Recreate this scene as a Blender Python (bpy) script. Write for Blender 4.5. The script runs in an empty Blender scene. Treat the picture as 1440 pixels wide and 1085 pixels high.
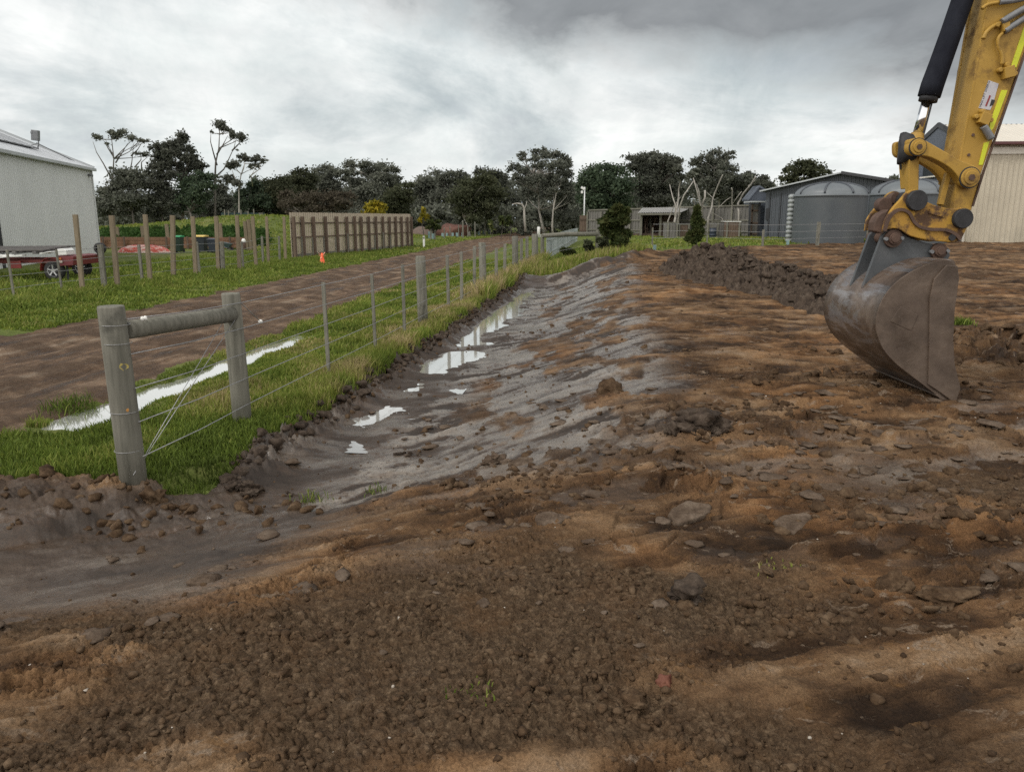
import bpy, bmesh, math, random
import numpy as np
from mathutils import Vector, Matrix
random.seed(7); RNG = np.random.default_rng(11)
S = bpy.context.scene; COL = S.collection
R = math.radians
# ------------------------------------------------------------------ camera
H = 1.85; PITCH = R(12.2); F = 1080.0
cp, sp = math.cos(PITCH), math.sin(PITCH)
cam = bpy.data.objects.new('camera', bpy.data.cameras.new('camera')); COL.objects.link(cam)
cam.location = (0, 0, H); cam.rotation_euler = (math.pi/2-PITCH, 0, 0)
cam.data.sensor_width = 36; cam.data.lens = 27.0; cam.data.clip_end = 3000; cam.data.clip_start = .05
S.camera = cam

def ray(px, py):
    u = (px-720)/F; v = (542.5-py)/F
    return Vector((u, cp+v*sp, -sp+v*cp))
def PX(px, py, Y):
    d = ray(px, py); return Vector((0, 0, H))+d*(Y/d.y)
def vertz(x, y, py):                       # height over (x, y) seen at image row py
    v = (542.5-py)/F
    return H + y*(-sp+v*cp)/(cp+v*sp)
def pxx(px, x0, y0, dx, dy, z=0):          # parameter k along a ground line whose point is seen in column px
    u = (px-720)/F
    a, b = -60.0, 200.0
    def g(k):
        x = x0+dx*k; y = y0+dy*k
        return x-u*(y*cp+(H-z)*sp)
    ga = g(a)
    for _ in range(60):
        m = (a+b)/2
        if (g(m) > 0) == (ga > 0): a = m
        else: b = m
    return (a+b)/2

# ------------------------------------------------------------------ noise (numpy)
def _h(i, j, s):
    n = (i.astype(np.int64)*374761393 + j.astype(np.int64)*668265263 + s*974634777) & 0x7fffffff
    n = ((n ^ (n >> 13))*1274126177) & 0x7fffffff
    n = ((n ^ (n >> 15))*1103515245+12345) & 0x7fffffff
    return ((n ^ (n >> 16)) & 0xffffff)/float(0xffffff)
def vn(x, y, s=0):
    x = np.asarray(x, float); y = np.asarray(y, float)
    i = np.floor(x); j = np.floor(y); fx = x-i; fy = y-j
    fx = fx*fx*fx*(fx*(fx*6-15)+10); fy = fy*fy*fy*(fy*(fy*6-15)+10)
    a = _h(i, j, s); b = _h(i+1, j, s); c = _h(i, j+1, s); d = _h(i+1, j+1, s)
    return (a+(b-a)*fx)*(1-fy)+(c+(d-c)*fx)*fy
def fbm(x, y, s=0, o=4, g=.5):
    r = 0; a = 1; t = 0
    for k in range(o):
        r = r+a*vn(x*2.03**k+17.1*k, y*2.03**k-9.7*k, s+k); t += a; a *= g
    return r/t
def worley(x, y, s=0):
    x = np.asarray(x, float); y = np.asarray(y, float)
    i = np.floor(x); j = np.floor(y)
    f1 = np.full(x.shape, 9.); f2 = np.full(x.shape, 9.); idr = np.zeros(x.shape)
    for a in (-1, 0, 1):
        for b in (-1, 0, 1):
            ci = i+a; cj = j+b
            d = np.hypot(ci+_h(ci, cj, s)-x, cj+_h(ci, cj, s+51)-y)
            r = _h(ci, cj, s+99)
            m = d < f1
            f2 = np.where(m, f1, np.minimum(f2, d)); idr = np.where(m, r, idr); f1 = np.where(m, d, f1)
    return f1, f2, idr
def sst(a, b, x):
    k = np.clip((x-a)/(b-a), 0, 1); return k*k*(3-2*k)

# ------------------------------------------------------------------ terrain
TA = math.atan(.1267); cta, sta = math.cos(TA), math.sin(TA)
def st(x, y): return x*sta+y*cta, x*cta-y*sta
def xy(s, t): return s*sta+t*cta, s*cta-t*sta
FT = -3.35                                  # fence line
def base_z(x, y):
    x = np.asarray(x, float); y = np.asarray(y, float)
    s, t = st(x, y)
    pad = .2+.6*sst(8, 38, y)
    tc = .6*np.clip(5.4-s, 0, 8)              # near the camera the cut swings left
    tt = t+tc
    act = sst(2.0, 4.8, s)*(1-sst(22, 28, s))
    flat = pad*sst(-3.0, 1.0, tt)
    left_drop = -sst(-2.93, -2.84, tt)*.105-sst(-2.85, -2.3, tt)*.045
    k = np.clip((tt+1.65)/2.25, 0, 1); k = k*k*(3-2*k)*.55+k*.45
    dit = left_drop+(pad+.15)*k
    z = flat*(1-act)+dit*act
    z = z-.08*(1-sst(4.75, 5.25, y))*(1-sst(-3.4, -2.2, t+.0*s))*sst(2.5, 4.2, y)
    # roadside gutter
    g = np.exp(-((t+5.02+.10*(vn(s*1.7, 0*s, 55)-.5))/(.28+.08*(1-sst(6.5, 9, s))))**4)*(sst(5.5, 6.9, s)*(1-sst(11, 13.5, s)))
    z = z-.14*g
    # road slightly hollowed
    c = -7.2-.0435*s
    z = z-.05*np.exp(-((t-c)/1.9)**4)
    # grass bank on the left, gentle field swell
    z = z+2.0*np.exp(-((x+20)/10)**2-((y-66)/11)**2)+1.0*np.exp(-((x+36)/12)**2-((y-66)/11)**2)
    return z
def bz(x, y): return float(base_z(x, y))
def G(px, py):
    d = ray(px, py); z = 0.0; p = None
    for _ in range(60):
        k = (z-H)/d.z; p = Vector((d.x*k, d.y*k, z)); z = .6*z+.4*bz(p.x, p.y)
    return Vector((p.x, p.y, z))
_fb = sorted([(G(*q).x, G(*q).y) for q in [(790, 388), (830, 374), (870, 364), (905, 357), (960, 351), (1060, 347), (1200, 342), (1320, 338), (1440, 336)]])
_fbx = np.array([-60]+[a for a, b in _fb]+[80]); _fby = np.array([_fb[0][1]-2]+[b for a, b in _fb]+[_fb[-1][1]])
def regions(x, y):
    s, t = st(x, y)
    n = fbm(s*1.3, t*1.3, 5, 4)-.5; n2 = fbm(s*5, t*5, 6, 3)-.5
    tc = .6*np.clip(5.4-s, 0, 8)
    mud = ((t > -2.86+.20*n+.09*n2) | (y < 5.28+.35*n+.25*n2)) & (y < np.interp(x, _fbx, _fby)+1.6*n+.5*n2)
    # crumbs of turned soil round the strainer post
    c1 = -5.1-.042*s+.5*n+.25*n2; c2 = -9.3-.045*s+.55*n+.2*n2
    c1 = c1+.10*np.exp(-((s-5)/3)**2)
    road = (t < c1) & (t > c2) & ~mud
    return mud, road
def zones(x, y):
    s, t = st(x, y)
    tc = .6*np.clip(5.4-s, 0, 8); tt = t+tc
    n = fbm(x*.9, y*.9, 21, 4)-.5
    batter = sst(-3.1, -2.88, tt+.2*n)*(1-sst(.15, 1.0, tt+1.1*n))*sst(4.2, 5.6, s+1.2*n-.35*np.clip(t+1, -2, 3))
    chan = np.exp(-((tt+2.1)/.65)**4)*sst(3.0, 4.0, s+n)*(1-sst(6, 8, s))
    flats = sst(.52, .57, fbm(x*1.5+2, y*3.4+4, 35, 5))*(1-sst(-1.5, -.8, x+.3*n))*sst(3.0, 3.5, y)*(1-sst(5.0, 5.6, y))*.8+sst(.57, .61, fbm(x*1.7+8, y*4.2, 36, 5))*sst(-1.2, -.4, x)*.5*sst(3.2, 4, y)*(1-sst(6.2, 7.2, y))
    batter = batter*(1-.8*sst(.56, .66, fbm(x*1.5+1.7+.8*t, y*1.2-.5*t, 37, 5))*sst(-1.9, -1.2, tt))
    chan = np.maximum(chan, sst(3.35, 3.85, y+.5*n+.12*(x+3))*(1-sst(4.7, 4.98, y+.35*n))*(1-sst(-1.7, -.9, x+.6*n)))
    slick = np.clip(np.maximum(batter+chan*.92, flats), 0, 1)
    crumb = (1-sst(3.2, 4.0, y+1.4*n))*(1-sst(.9, 1.7, x+.25*(y-3)+1.2*n))
    crumb = np.maximum(crumb*sst(-.06, .10, fbm(x*1.0+3, y*1.6, 33, 4)-.44), np.exp(-((y-4.25-.1*x+.5*n)/.35)**2)*sst(1.4, 2.2, x)*.9)
    crumb = crumb*(1-slick*.8)
    return slick, crumb
def mud_detail(x, y, r):
    """fine relief of the worked soil; fades once it is under a pixel"""
    s, t = st(x, y)
    slick, crumb = zones(x, y)
    f = 1-sst(14, 40, r)
    h = (fbm(x*.8, y*.8, 1, 4)-.5)*.10
    rough = 1-slick
    # crumbs (two sizes of rounded clods)
    near = 1-sst(7, 13, r)
    wx = x+.05*fbm(x*18, y*18, 3, 3); wy = y+.05*fbm(x*18, y*18, 4, 3)
    f1, f2, i1 = worley(wx*22, wy*22, 7)
    lump = sst(0, .38, f2-f1)*(.1+.9*i1)*(.75+.5*fbm(x*40, y*40, 44, 2))
    f1b, f2b, i2 = worley(wx*44+9, wy*44, 8)
    lump2 = sst(0, .4, f2b-f1b)*(.1+.9*i2)
    patch = sst(.44, .60, fbm(x*1.7+5, y*2.6, 40, 4))
    pf = sst(.44, .57, fbm(x*1.9, y*2.7, 45, 4)); grit = np.abs(fbm(x*26, y*26, 46, 4)-.5)
    f1e, f2e, i9 = worley(wx*8+3*pf, wy*8, 48)
    h = h+near*(crumb*((.003+.021*pf)*lump+(.006+.006*(1-pf))*lump2+.020*pf*sst(0, .3, f2e-f1e)*np.clip(i9*1.6-.6, 0, 1)-.03*grit*(1.3-pf))
                +rough*(1-crumb)*(patch*(.018*lump+.008*lump2+.02*sst(0, .3, f2e-f1e)*np.clip(i9*1.6-.6, 0, 1))+.004*lump2-.03*grit*(.3+patch)))
    # bigger broken clods and slabs right of the middle
    f1c, f2c, i3 = worley(x*3.1+.35*fbm(x*3, y*3, 9), y*4.6+.35*fbm(x*3+7, y*3, 10), 11)
    edge = sst(.02, .12, f2c-f1c)
    slabz = rough*(1-crumb)*np.exp(-((x-2.0)/1.9)**4-((y-5.2)/1.9)**4)
    tilt = (x*3.1-np.floor(x*3.1)-.5)*(i3-.5)
    h = h+slabz*(edge*sst(.35, .8, i3)*.05+edge*tilt*.03)
    # teeth and track marks: streaks across the pad, drawn diagonally up the batter
    a1 = R(4); u1 = x*math.cos(a1)+y*math.sin(a1); v1 = -x*math.sin(a1)+y*math.cos(a1)
    a2 = R(20); u0 = x*math.cos(a2)+y*math.sin(a2); v0 = -x*math.sin(a2)+y*math.cos(a2)
    wv = fbm(x*1.4, y*1.4, 14, 3)
    k1 = fbm(u1*1.0+.4*wv, v1*5.5+1.2*wv, 12, 5, .58)
    k0 = fbm(u0*1.1, v0*7+1.0*wv, 15, 5, .6)
    fg = 1-sst(4, 6, y)
    kk = k0*fg+k1*(1-fg)
    pl = sst(.47, .53, kk)
    h = h+rough*(1-crumb*.8)*(pl*(.016+.004*(1-fg))*f+(kk-.5)*(.035-.012*(1-fg))+(fbm(x*3.1, y*3.6, 47, 5)-.5)*.08)
    streak = np.clip((.5*kk+.5*fbm(x*2.3, y*3.0, 50, 5)-.5)*3.0+.5, 0, 1)*(1-crumb)+.5*crumb
    # clay batter: long smeared flakes lying across each other
    a3 = R(37); u3 = x*math.cos(a3)+y*math.sin(a3); v3 = -x*math.sin(a3)+y*math.cos(a3)
    w1 = fbm(x*.8, y*.8, 17, 3); w2 = fbm(x*2.6, y*2.6, 24, 3)
    v3 = v3+.26*w1+.07*w2
    k3 = fbm(u3*1.2, v3*4.2, 16, 6, .62); k4 = fbm(u3*3.4+4, v3*11+w2, 18, 4, .6)
    inb = slick*sst(-2.2, -1.5, t+.6*np.clip(5.4-s, 0, 8))*sst(4.6, 5.4, s)
    k5 = .72*k3+.28*k4
    q5 = (k5*7.0)-np.floor(k5*7.0)                     # overlapping steps, each with one sharp lip
    smo = .8*sst(.48, .58, fbm(x*.9+7, y*.9, 38, 4))
    h = h+(1-.75*smo)*inb*f*((np.floor(k5*7.0)+sst(.0, .22, q5))*.011-.04+(k4-.5)*.014)
    flake = np.clip((k3-.5)*3.2+.5+(k4-.5)*1.3-.45*(1-sst(0, .22, q5)), 0, 1)
    flake = flake*(1-.7*smo)+.7*smo*np.clip(.52+.5*(k4-.5)+.8*(w2-.5), 0, 1)
    fi = sst(.05, .5, inb); flake = flake*fi+(1-fi)*np.clip(.85*fbm(u1*1.3, v1*4, 23, 5)-.10, 0, 1)
    # ditch floor
    h = h+near*slick*(fbm(x*13, y*13, 49, 4)-.5)*.022
    fl = slick*(1-sst(-2.0, -1.4, t+.6*np.clip(5.4-s, 0, 8)))
    h = h+fl*((fbm(x*2.4, y*1.5, 19, 4)-.5)*.06-.05*np.exp(-((t+2.42)/.26)**2)*sst(9.3, 10.5, s)*(1-sst(21, 24, s))*sst(.28, .5, vn(s*.6, 0*s+.5, 77))-.035*np.exp(-((t+2.0)/.3)**2-((s-11.3)/.5)**2)-.05*np.exp(-((x+1.62)/.22)**2-((y-7.55)/.5)**2)+(fbm(u1*2, v1*10, 23, 3)-.5)*.025-.02*np.exp(-((t+2.45)/.3)**2))
    # tumbled edge below the turf and round the strainer post
    ed = np.exp(-((t+2.78+.6*np.clip(5.4-s, 0, 8)*0)/.22)**2)*sst(4.5, 6, s)*(1-sst(27, 30, s))
    ed = np.maximum(ed, .45*np.exp(-((y-5.0)/.4)**2-((x+3.4)/1.9)**4))
    h = h+ed*(lump*.04+sst(0, .3, f2c-f1c)*.08*i3+(fbm(x*7, y*7, 25, 4)-.5)*.10)
    # rough soil right of the bucket
    rh = np.exp(-((x-6.4)/1.5)**4-((y-9.6)/1.1)**4)
    f1d, f2d, i4 = worley(x*4.2+.5*fbm(x*5, y*5, 28, 4), y*4.2+.5*fbm(x*5+3, y*5, 27, 4), 29)
    h = h+rh*(.10+sst(0, .3, f2d-f1d)*.16*i4+(fbm(x*8, y*8, 26, 4)-.5)*.12+lump*.03)
    # low ridge of spill at the edge of the lawn
    h = h+.16*np.exp(-((y-(np.interp(x, _fbx, _fby)-.7))/.6)**2)*fbm(x*1.3, y*1.3, 31, 3)*sst(-1, 1, x)*2*(1-sst(4, 7, x)*.7)
    return h, slick, crumb, flake, streak
def grass_detail(x, y, r):
    return (fbm(x*2.2, y*2.2, 61, 3)-.5)*.08*(1-sst(25, 60, r))+(vn(x*9, y*9, 62)-.5)*.03*(1-sst(10, 20, r))
def road_detail(x, y, r):
    s, t = st(x, y); c = -7.2-.0435*s
    rut = -.045*(np.exp(-((t-c-.85)/.22)**2)+np.exp(-((t-c+.8)/.25)**2))
    rut = rut*(1-sst(30, 60, r))
    return 1.6*rut+(fbm(s*1.2, t*5, 71, 4)-.5)*.06+(vn(x*11, y*11, 72)-.5)*.018*(1-sst(12, 22, r))+.02*np.exp(-((t-c-1.6)/.3)**2)
def ground_z(x, y):
    x = np.atleast_1d(np.asarray(x, float)); y = np.atleast_1d(np.asarray(y, float)); r = np.hypot(x, y)
    m, rd = regions(x, y)
    return base_z(x, y)+np.where(m, mud_detail(x, y, r)[0], np.where(rd, road_detail(x, y, r), grass_detail(x, y, r)))
def gz(x, y): return float(ground_z(x, y)[0])

# ------------------------------------------------------------------ tagging and mesh building
def tag(o, label=None, cat=None, group=None, kind=None):
    if label: o['label'] = label
    if cat: o['category'] = cat
    if group: o['group'] = group
    if kind: o['kind'] = kind
    return o
def thing(name, label, cat, loc=(0, 0, 0), group=None):
    o = bpy.data.objects.new(name, None); COL.objects.link(o); o.location = loc; o.empty_display_size = .2
    return tag(o, label, cat, group)
def origin(o):
    p = Vector((0, 0, 0))
    while o is not None: p += o.location; o = o.parent
    return p
def mesh_np(name, V, Fq, mat, parent=None, attrs=None, smooth=False):
    """V (n,3) array; Fq (m,k) array of equal-sized faces"""
    me = bpy.data.meshes.new(name); V = np.asarray(V, np.float32); Fq = np.asarray(Fq, np.int32); k = Fq.shape[1]
    if parent is not None: V = V-np.array(origin(parent), np.float32)
    me.vertices.add(len(V)); me.vertices.foreach_set('co', V.ravel())
    me.loops.add(Fq.size); me.loops.foreach_set('vertex_index', Fq.ravel())
    me.polygons.add(len(Fq)); me.polygons.foreach_set('loop_start', np.arange(0, Fq.size, k, dtype=np.int32))
    me.polygons.foreach_set('loop_total', np.full(len(Fq), k, np.int32))
    if smooth: me.polygons.foreach_set('use_smooth', np.ones(len(Fq), bool))
    me.update(calc_edges=True)
    for a, d in (attrs or {}).items():
        me.attributes.new(a, 'FLOAT', 'POINT').data.foreach_set('value', np.asarray(d, np.float32))
    if mat: me.materials.append(mat)
    o = bpy.data.objects.new(name, me); COL.objects.link(o)
    if parent is not None: o.parent = parent
    return o
def frame_of(d):
    d = Vector(d).normalized(); a = Vector((0, 0, 1)) if abs(d.z) < .9 else Vector((1, 0, 0))
    x = a.cross(d).normalized(); return x, d.cross(x).normalized()
class MB:
    def __init__(s): s.v = []; s.f = []; s.m = []; s.sm = []
    def add(s, vs, fs, m=0, sm=False):
        n = len(s.v); s.v += [tuple(p) for p in vs]
        for f in fs: s.f.append([i+n for i in f]); s.m.append(m); s.sm.append(sm)
        return s
    def box(s, c, size, rot=None, m=0):
        c = Vector(c); rot = rot or Matrix.Identity(3); hx, hy, hz = [q/2 for q in size]
        vs = [c+rot@Vector((x*hx, y*hy, z*hz)) for z in (-1, 1) for x, y in ((-1, -1), (1, -1), (1, 1), (-1, 1))]
        return s.add(vs, [(3, 2, 1, 0), (4, 5, 6, 7), (0, 1, 5, 4), (1, 2, 6, 5), (2, 3, 7, 6), (3, 0, 4, 7)], m)
    def bar(s, a, b, w, d, up=(0, 0, 1), m=0):     # rectangular bar from a to b
        a = Vector(a); b = Vector(b); z = (b-a); L = z.length; z.normalize(); u = Vector(up)
        if abs(z.dot(u)) > .95: u = Vector((0, 1, 0))
        x = u.cross(z).normalized(); y = z.cross(x)
        rot = Matrix((x, y, z)).transposed(); return s.box((a+b)/2, (w, d, L), rot, m)
    def prism(s, pts, vec, m=0):
        n = len(pts); pts = [Vector(p) for p in pts]; vec = Vector(vec)
        nrm = Vector((0, 0, 0))
        for i in range(n): nrm += pts[i].cross(pts[(i+1) % n])
        if nrm.dot(vec) > 0: pts.reverse()
        vs = pts+[p+vec for p in pts]
        return s.add(vs, [list(range(n)), list(range(2*n-1, n-1, -1))]+[(i, i+n, (i+1) % n+n, (i+1) % n) for i in range(n)], m)
    def tube(s, path, rad, n=10, m=0, caps=True, jit=0, sm=True):
        path = [Vector(p) for p in path]
        if not hasattr(rad, '__len__'): rad = [rad]*len(path)
        x, y = frame_of(path[1]-path[0]); vs = []; fs = []
        for i, p in enumerate(path):
            d = (path[min(i+1, len(path)-1)]-path[max(i-1, 0)]).normalized()
            x = (x-d*x.dot(d)).normalized(); y = d.cross(x)
            for k in range(n):
                a = 2*math.pi*k/n; r = rad[i]*(1+jit*(random.random()-.5)); vs.append(p+x*(r*math.cos(a))+y*(r*math.sin(a)))
        for i in range(len(path)-1):
            for k in range(n):
                a = i*n+k; b = i*n+(k+1) % n; fs.append((a, b, b+n, a+n))
        s.add(vs, fs, m, sm)
        if caps:
            o = len(s.v)-len(vs)
            s.f.append([o+k for k in range(n)][::-1]); s.m.append(m); s.sm.append(False)
            s.f.append([o+len(vs)-n+k for k in range(n)]); s.m.append(m); s.sm.append(False)
        return s
    def cyl(s, a, b, r, n=20, m=0): return s.tube([a, b], r, n, m)
    def lathe(s, c, prof, n=32, m=0, ax=(0, 0, 1), sm=True):
        c = Vector(c); ax = Vector(ax); x, y = frame_of(ax); vs = []; fs = []
        for r, h in prof:
            for k in range(n):
                a = 2*math.pi*k/n; vs.append(c+ax*h+x*(r*math.cos(a))+y*(r*math.sin(a)))
        for i in range(len(prof)-1):
            for k in range(n):
                a = i*n+k; b = i*n+(k+1) % n; fs.append((a, b, b+n, a+n))
        return s.add(vs, fs, m, sm)
    def build(s, name, mats, parent=None, bevel=0, seg=2):
        me = bpy.data.meshes.new(name); o3 = origin(parent) if parent is not None else Vector((0, 0, 0))
        me.from_pydata([tuple(Vector(p)-o3) for p in s.v], [], s.f); me.update()
        for q in (mats if isinstance(mats, (list, tuple)) else [mats]): me.materials.append(q)
        me.polygons.foreach_set('material_index', s.m); me.polygons.foreach_set('use_smooth', s.sm)
        o = bpy.data.objects.new(name, me); COL.objects.link(o)
        if parent is not None: o.parent = parent
        if bevel:
            b = o.modifiers.new('bevel', 'BEVEL'); b.width = bevel; b.segments = seg; b.limit_method = 'ANGLE'; b.angle_limit = R(40)
        return o
def children(o): return [c for c in bpy.data.objects if c.parent == o]
def dup(root, loc, label=None, rz=None, parent=None, sc=None):
    kids = children(root)
    r = root.copy(); COL.objects.link(r); r.location = loc
    if label: r['label'] = label
    if rz is not None: r.rotation_euler.z = rz
    if sc is not None: r.scale = (sc, sc, sc)
    for ch in kids:
        g2 = children(ch)
        c = ch.copy(); COL.objects.link(c); c.parent = r
        for g in g2:
            d = g.copy(); COL.objects.link(d); d.parent = c
    return r

# ------------------------------------------------------------------ materials
def _nt(name):
    m = bpy.data.materials.new(name); m.use_nodes = True; nt = m.node_tree
    return m, nt, nt.nodes['Principled BSDF'], (lambda t: nt.nodes.new('ShaderNode'+t)), nt.links.new
def setc(n, i, c): n.inputs[i].default_value = (*c, 1) if len(c) == 3 else c
def mixc(nt, fac, a, b, mode='MIX'):
    n = nt.nodes.new('ShaderNodeMix'); n.data_type = 'RGBA'; n.blend_type = mode
    for sock, v in ((0, fac), (6, a), (7, b)):
        if hasattr(v, 'is_output'): nt.links.new(v, n.inputs[sock])
        elif isinstance(v, (int, float)): n.inputs[sock].default_value = v
        else: n.inputs[sock].default_value = (*v, 1)
    return n.outputs[2]
def mth(nt, op, a, b=0.0, c=None, clamp=False):
    n = nt.nodes.new('ShaderNodeMath'); n.operation = op; n.use_clamp = clamp
    for i, v in enumerate((a, b) if c is None else (a, b, c)):
        if hasattr(v, 'is_output'): nt.links.new(v, n.inputs[i])
        else: n.inputs[i].default_value = v
    return n.outputs[0]
def noise(nt, vec, scale, detail=5, rough=.6, dist=0):
    n = nt.nodes.new('ShaderNodeTexNoise'); n.inputs['Scale'].default_value = scale; n.inputs['Detail'].default_value = detail
    n.inputs['Roughness'].default_value = rough; n.inputs['Distortion'].default_value = dist
    if vec is not None: nt.links.new(vec, n.inputs['Vector'])
    return n.outputs['Fac']
def ramp(nt, fac, *stops):
    n = nt.nodes.new('ShaderNodeValToRGB'); e = n.color_ramp.elements
    while len(e) < len(stops): e.new(.5)
    for q, (p, c) in zip(e, stops):
        q.position = p; q.color = (*c, 1) if hasattr(c, '__len__') else (c, c, c, 1)
    nt.links.new(fac, n.inputs['Fac']); return n.outputs['Color']
def coords(nt, scale=(1, 1, 1), kind='Object'):
    t = nt.nodes.new('ShaderNodeTexCoord'); m = nt.nodes.new('ShaderNodeMapping'); m.inputs['Scale'].default_value = scale
    nt.links.new(t.outputs[kind], m.inputs['Vector']); return m.outputs['Vector']
def bump(nt, b, h, strength=.3, dist=.02):
    n = nt.nodes.new('ShaderNodeBump'); n.inputs['Strength'].default_value = strength; n.inputs['Distance'].default_value = dist
    nt.links.new(h, n.inputs['Height']); nt.links.new(n.outputs['Normal'], b.inputs['Normal'])
def attr(nt, name):
    n = nt.nodes.new('ShaderNodeAttribute'); n.attribute_name = name; return n.outputs['Fac']
def M(name, c1, c2=None, scale=4, stretch=(1, 1, 1), rough=.7, metal=0, bmp=0, bd=.01, rnd=0, lo=.35, hi=.65, dirt=None, dirtscale=1.5, dlo=.5, dhi=.75, spec=None):
    m, nt, b, N, L = _nt(name); b.inputs['Roughness'].default_value = rough; b.inputs['Metallic'].default_value = metal
    if spec is not None: b.inputs['Specular IOR Level'].default_value = spec
    v = coords(nt, stretch); f = noise(nt, v, scale, 6, .62)
    col = ramp(nt, f, (lo, c1), (hi, c2 or c1))
    if dirt:
        g = noise(nt, coords(nt), dirtscale, 6, .65)
        col = mixc(nt, ramp(nt, g, (dlo, 0), (dhi, 1)), col, dirt)
        L(ramp(nt, g, (dlo, rough), (dhi, .9)), b.inputs['Roughness'])
    if rnd:
        oi = N('ObjectInfo'); hs = N('HueSaturation'); L(col, hs.inputs['Color'])
        L(mth(nt, 'MULTIPLY_ADD', oi.outputs['Random'], 2*rnd, 1-rnd), hs.inputs['Value']); col = hs.outputs['Color']
    L(col, b.inputs['Base Color'])
    if bmp: bump(nt, b, f, bmp, bd)
    return m
# ------------------------------------------------------------------ sky and light
SUN_EL, SUN_AZ = R(46), R(242)              # behind the camera, to the left; azimuth clockwise from +Y
W = bpy.data.worlds.new('World'); S.world = W; W.use_nodes = True
nt = W.node_tree; nt.nodes.clear(); N = lambda t: nt.nodes.new('ShaderNode'+t); L = nt.links.new
sky = N('TexSky'); sky.sky_type = 'NISHITA'; sky.sun_disc = False; sky.sun_elevation = SUN_EL; sky.sun_rotation = SUN_AZ
sky.air_density = 1.5; sky.dust_density = 3
bg1 = N('Background'); L(sky.outputs[0], bg1.inputs[0]); bg1.inputs[1].default_value = .09
tc = N('TexCoord'); sep = N('SeparateXYZ'); L(tc.outputs['Generated'], sep.inputs[0])
dx, dy, dz = sep.outputs
zz = mth(nt, 'ADD', mth(nt, 'MAXIMUM', dz, 0.0), .22)
cmb = N('CombineXYZ'); L(mth(nt, 'DIVIDE', dx, zz), cmb.inputs[0]); L(mth(nt, 'DIVIDE', dy, zz), cmb.inputs[1])
mp = N('Mapping'); L(cmb.outputs[0], mp.inputs['Vector']); mp.inputs['Scale'].default_value = (.85, .62, 1); mp.inputs['Rotation'].default_value = (0, 0, R(-22)); mp.inputs['Location'].default_value = (1.3, .4, 0)
n1 = noise(nt, mp.outputs[0], 1.15, 8, .62, .35)
n2 = noise(nt, mp.outputs[0], 3.1, 7, .62, .3)
# the overcast: pale cloud with greyer bellies
base = ramp(nt, n1, (.30, (.55, .59, .63)), (.43, (.73, .78, .79)), (.54, (.98, 1.0, .99)), (.62, (.90, .94, .93)), (.76, (.70, .76, .77)))
tex = ramp(nt, n2, (.25, (.80, .81, .83)), (.7, (1.12, 1.12, 1.12)))
base = mixc(nt, .8, base, tex, 'MULTIPLY')
n3 = noise(nt, tc.outputs['Generated'], 5.5, 7, .62, .4)
base = mixc(nt, 1.0, base, ramp(nt, n3, (.34, (.80, .835, .845)), (.5, (.98, .99, .985)), (.62, (1.08, 1.07, 1.06))), 'MULTIPLY')
# heavy dark bank overhead, coming down lowest to the right
e = mth(nt, 'ADD', mth(nt, 'MULTIPLY', dz, 6.2), mth(nt, 'MULTIPLY', dx, 1.35))
e = mth(nt, 'ADD', e, mth(nt, 'MULTIPLY', mth(nt, 'SUBTRACT', n1, .5), 1.5))
e = mth(nt, 'ADD', e, mth(nt, 'MULTIPLY', mth(nt, 'SUBTRACT', n2, .5), .7))
bankf = ramp(nt, mth(nt, 'MULTIPLY', e, .5), (.60, 0), (.82, 1))
front = ramp(nt, dy, (.0, 0), (.5, 1))      # the bank lies ahead; unseen sky behind the camera is brightened as ground fill
bankf = mth(nt, 'MULTIPLY', bankf, front)
dark = ramp(nt, n2, (.3, (.19, .20, .215)), (.75, (.34, .355, .37)))
c = mixc(nt, mth(nt, 'MULTIPLY', bankf, .93), base, dark)
back = mth(nt, 'SUBTRACT', 1.0, front)
c = mixc(nt, back, c, (1.0, .98, .94))
bg2 = N('Background'); L(c, bg2.inputs[0]); bg2.inputs[1].default_value = .95
L(mth(nt, 'MULTIPLY_ADD', back, .40, .96), bg2.inputs[1])
mx = N('MixShader'); mx.inputs[0].default_value = .94; L(bg1.outputs[0], mx.inputs[1]); L(bg2.outputs[0], mx.inputs[2])
out = N('OutputWorld'); L(mx.outputs[0], out.inputs[0])
W.cycles.sampling_method = 'MANUAL'; W.cycles.sample_map_resolution = 512
sun = bpy.data.lights.new('sun', 'SUN'); sun.energy = 1.5; sun.angle = R(10); sun.color = (1, .96, .9)
so = bpy.data.objects.new('sun', sun); COL.objects.link(so)
sd = Vector((math.sin(SUN_AZ)*math.cos(SUN_EL), math.cos(SUN_AZ)*math.cos(SUN_EL), math.sin(SUN_EL)))
so.rotation_euler = sd.to_track_quat('Z', 'Y').to_euler(); so.location = (0, 0, 40)
S.view_settings.view_transform = 'Standard'; S.view_settings.look = 'None'; S.view_settings.exposure = 0; S.view_settings.gamma = 1
S.cycles.max_bounces = 6; S.cycles.diffuse_bounces = 2; S.cycles.glossy_bounces = 3; S.cycles.transparent_max_bounces = 8
S.cycles.use_denoising = False; S.cycles.sample_clamp_indirect = 4; S.cycles.sample_clamp_direct = 3

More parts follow.
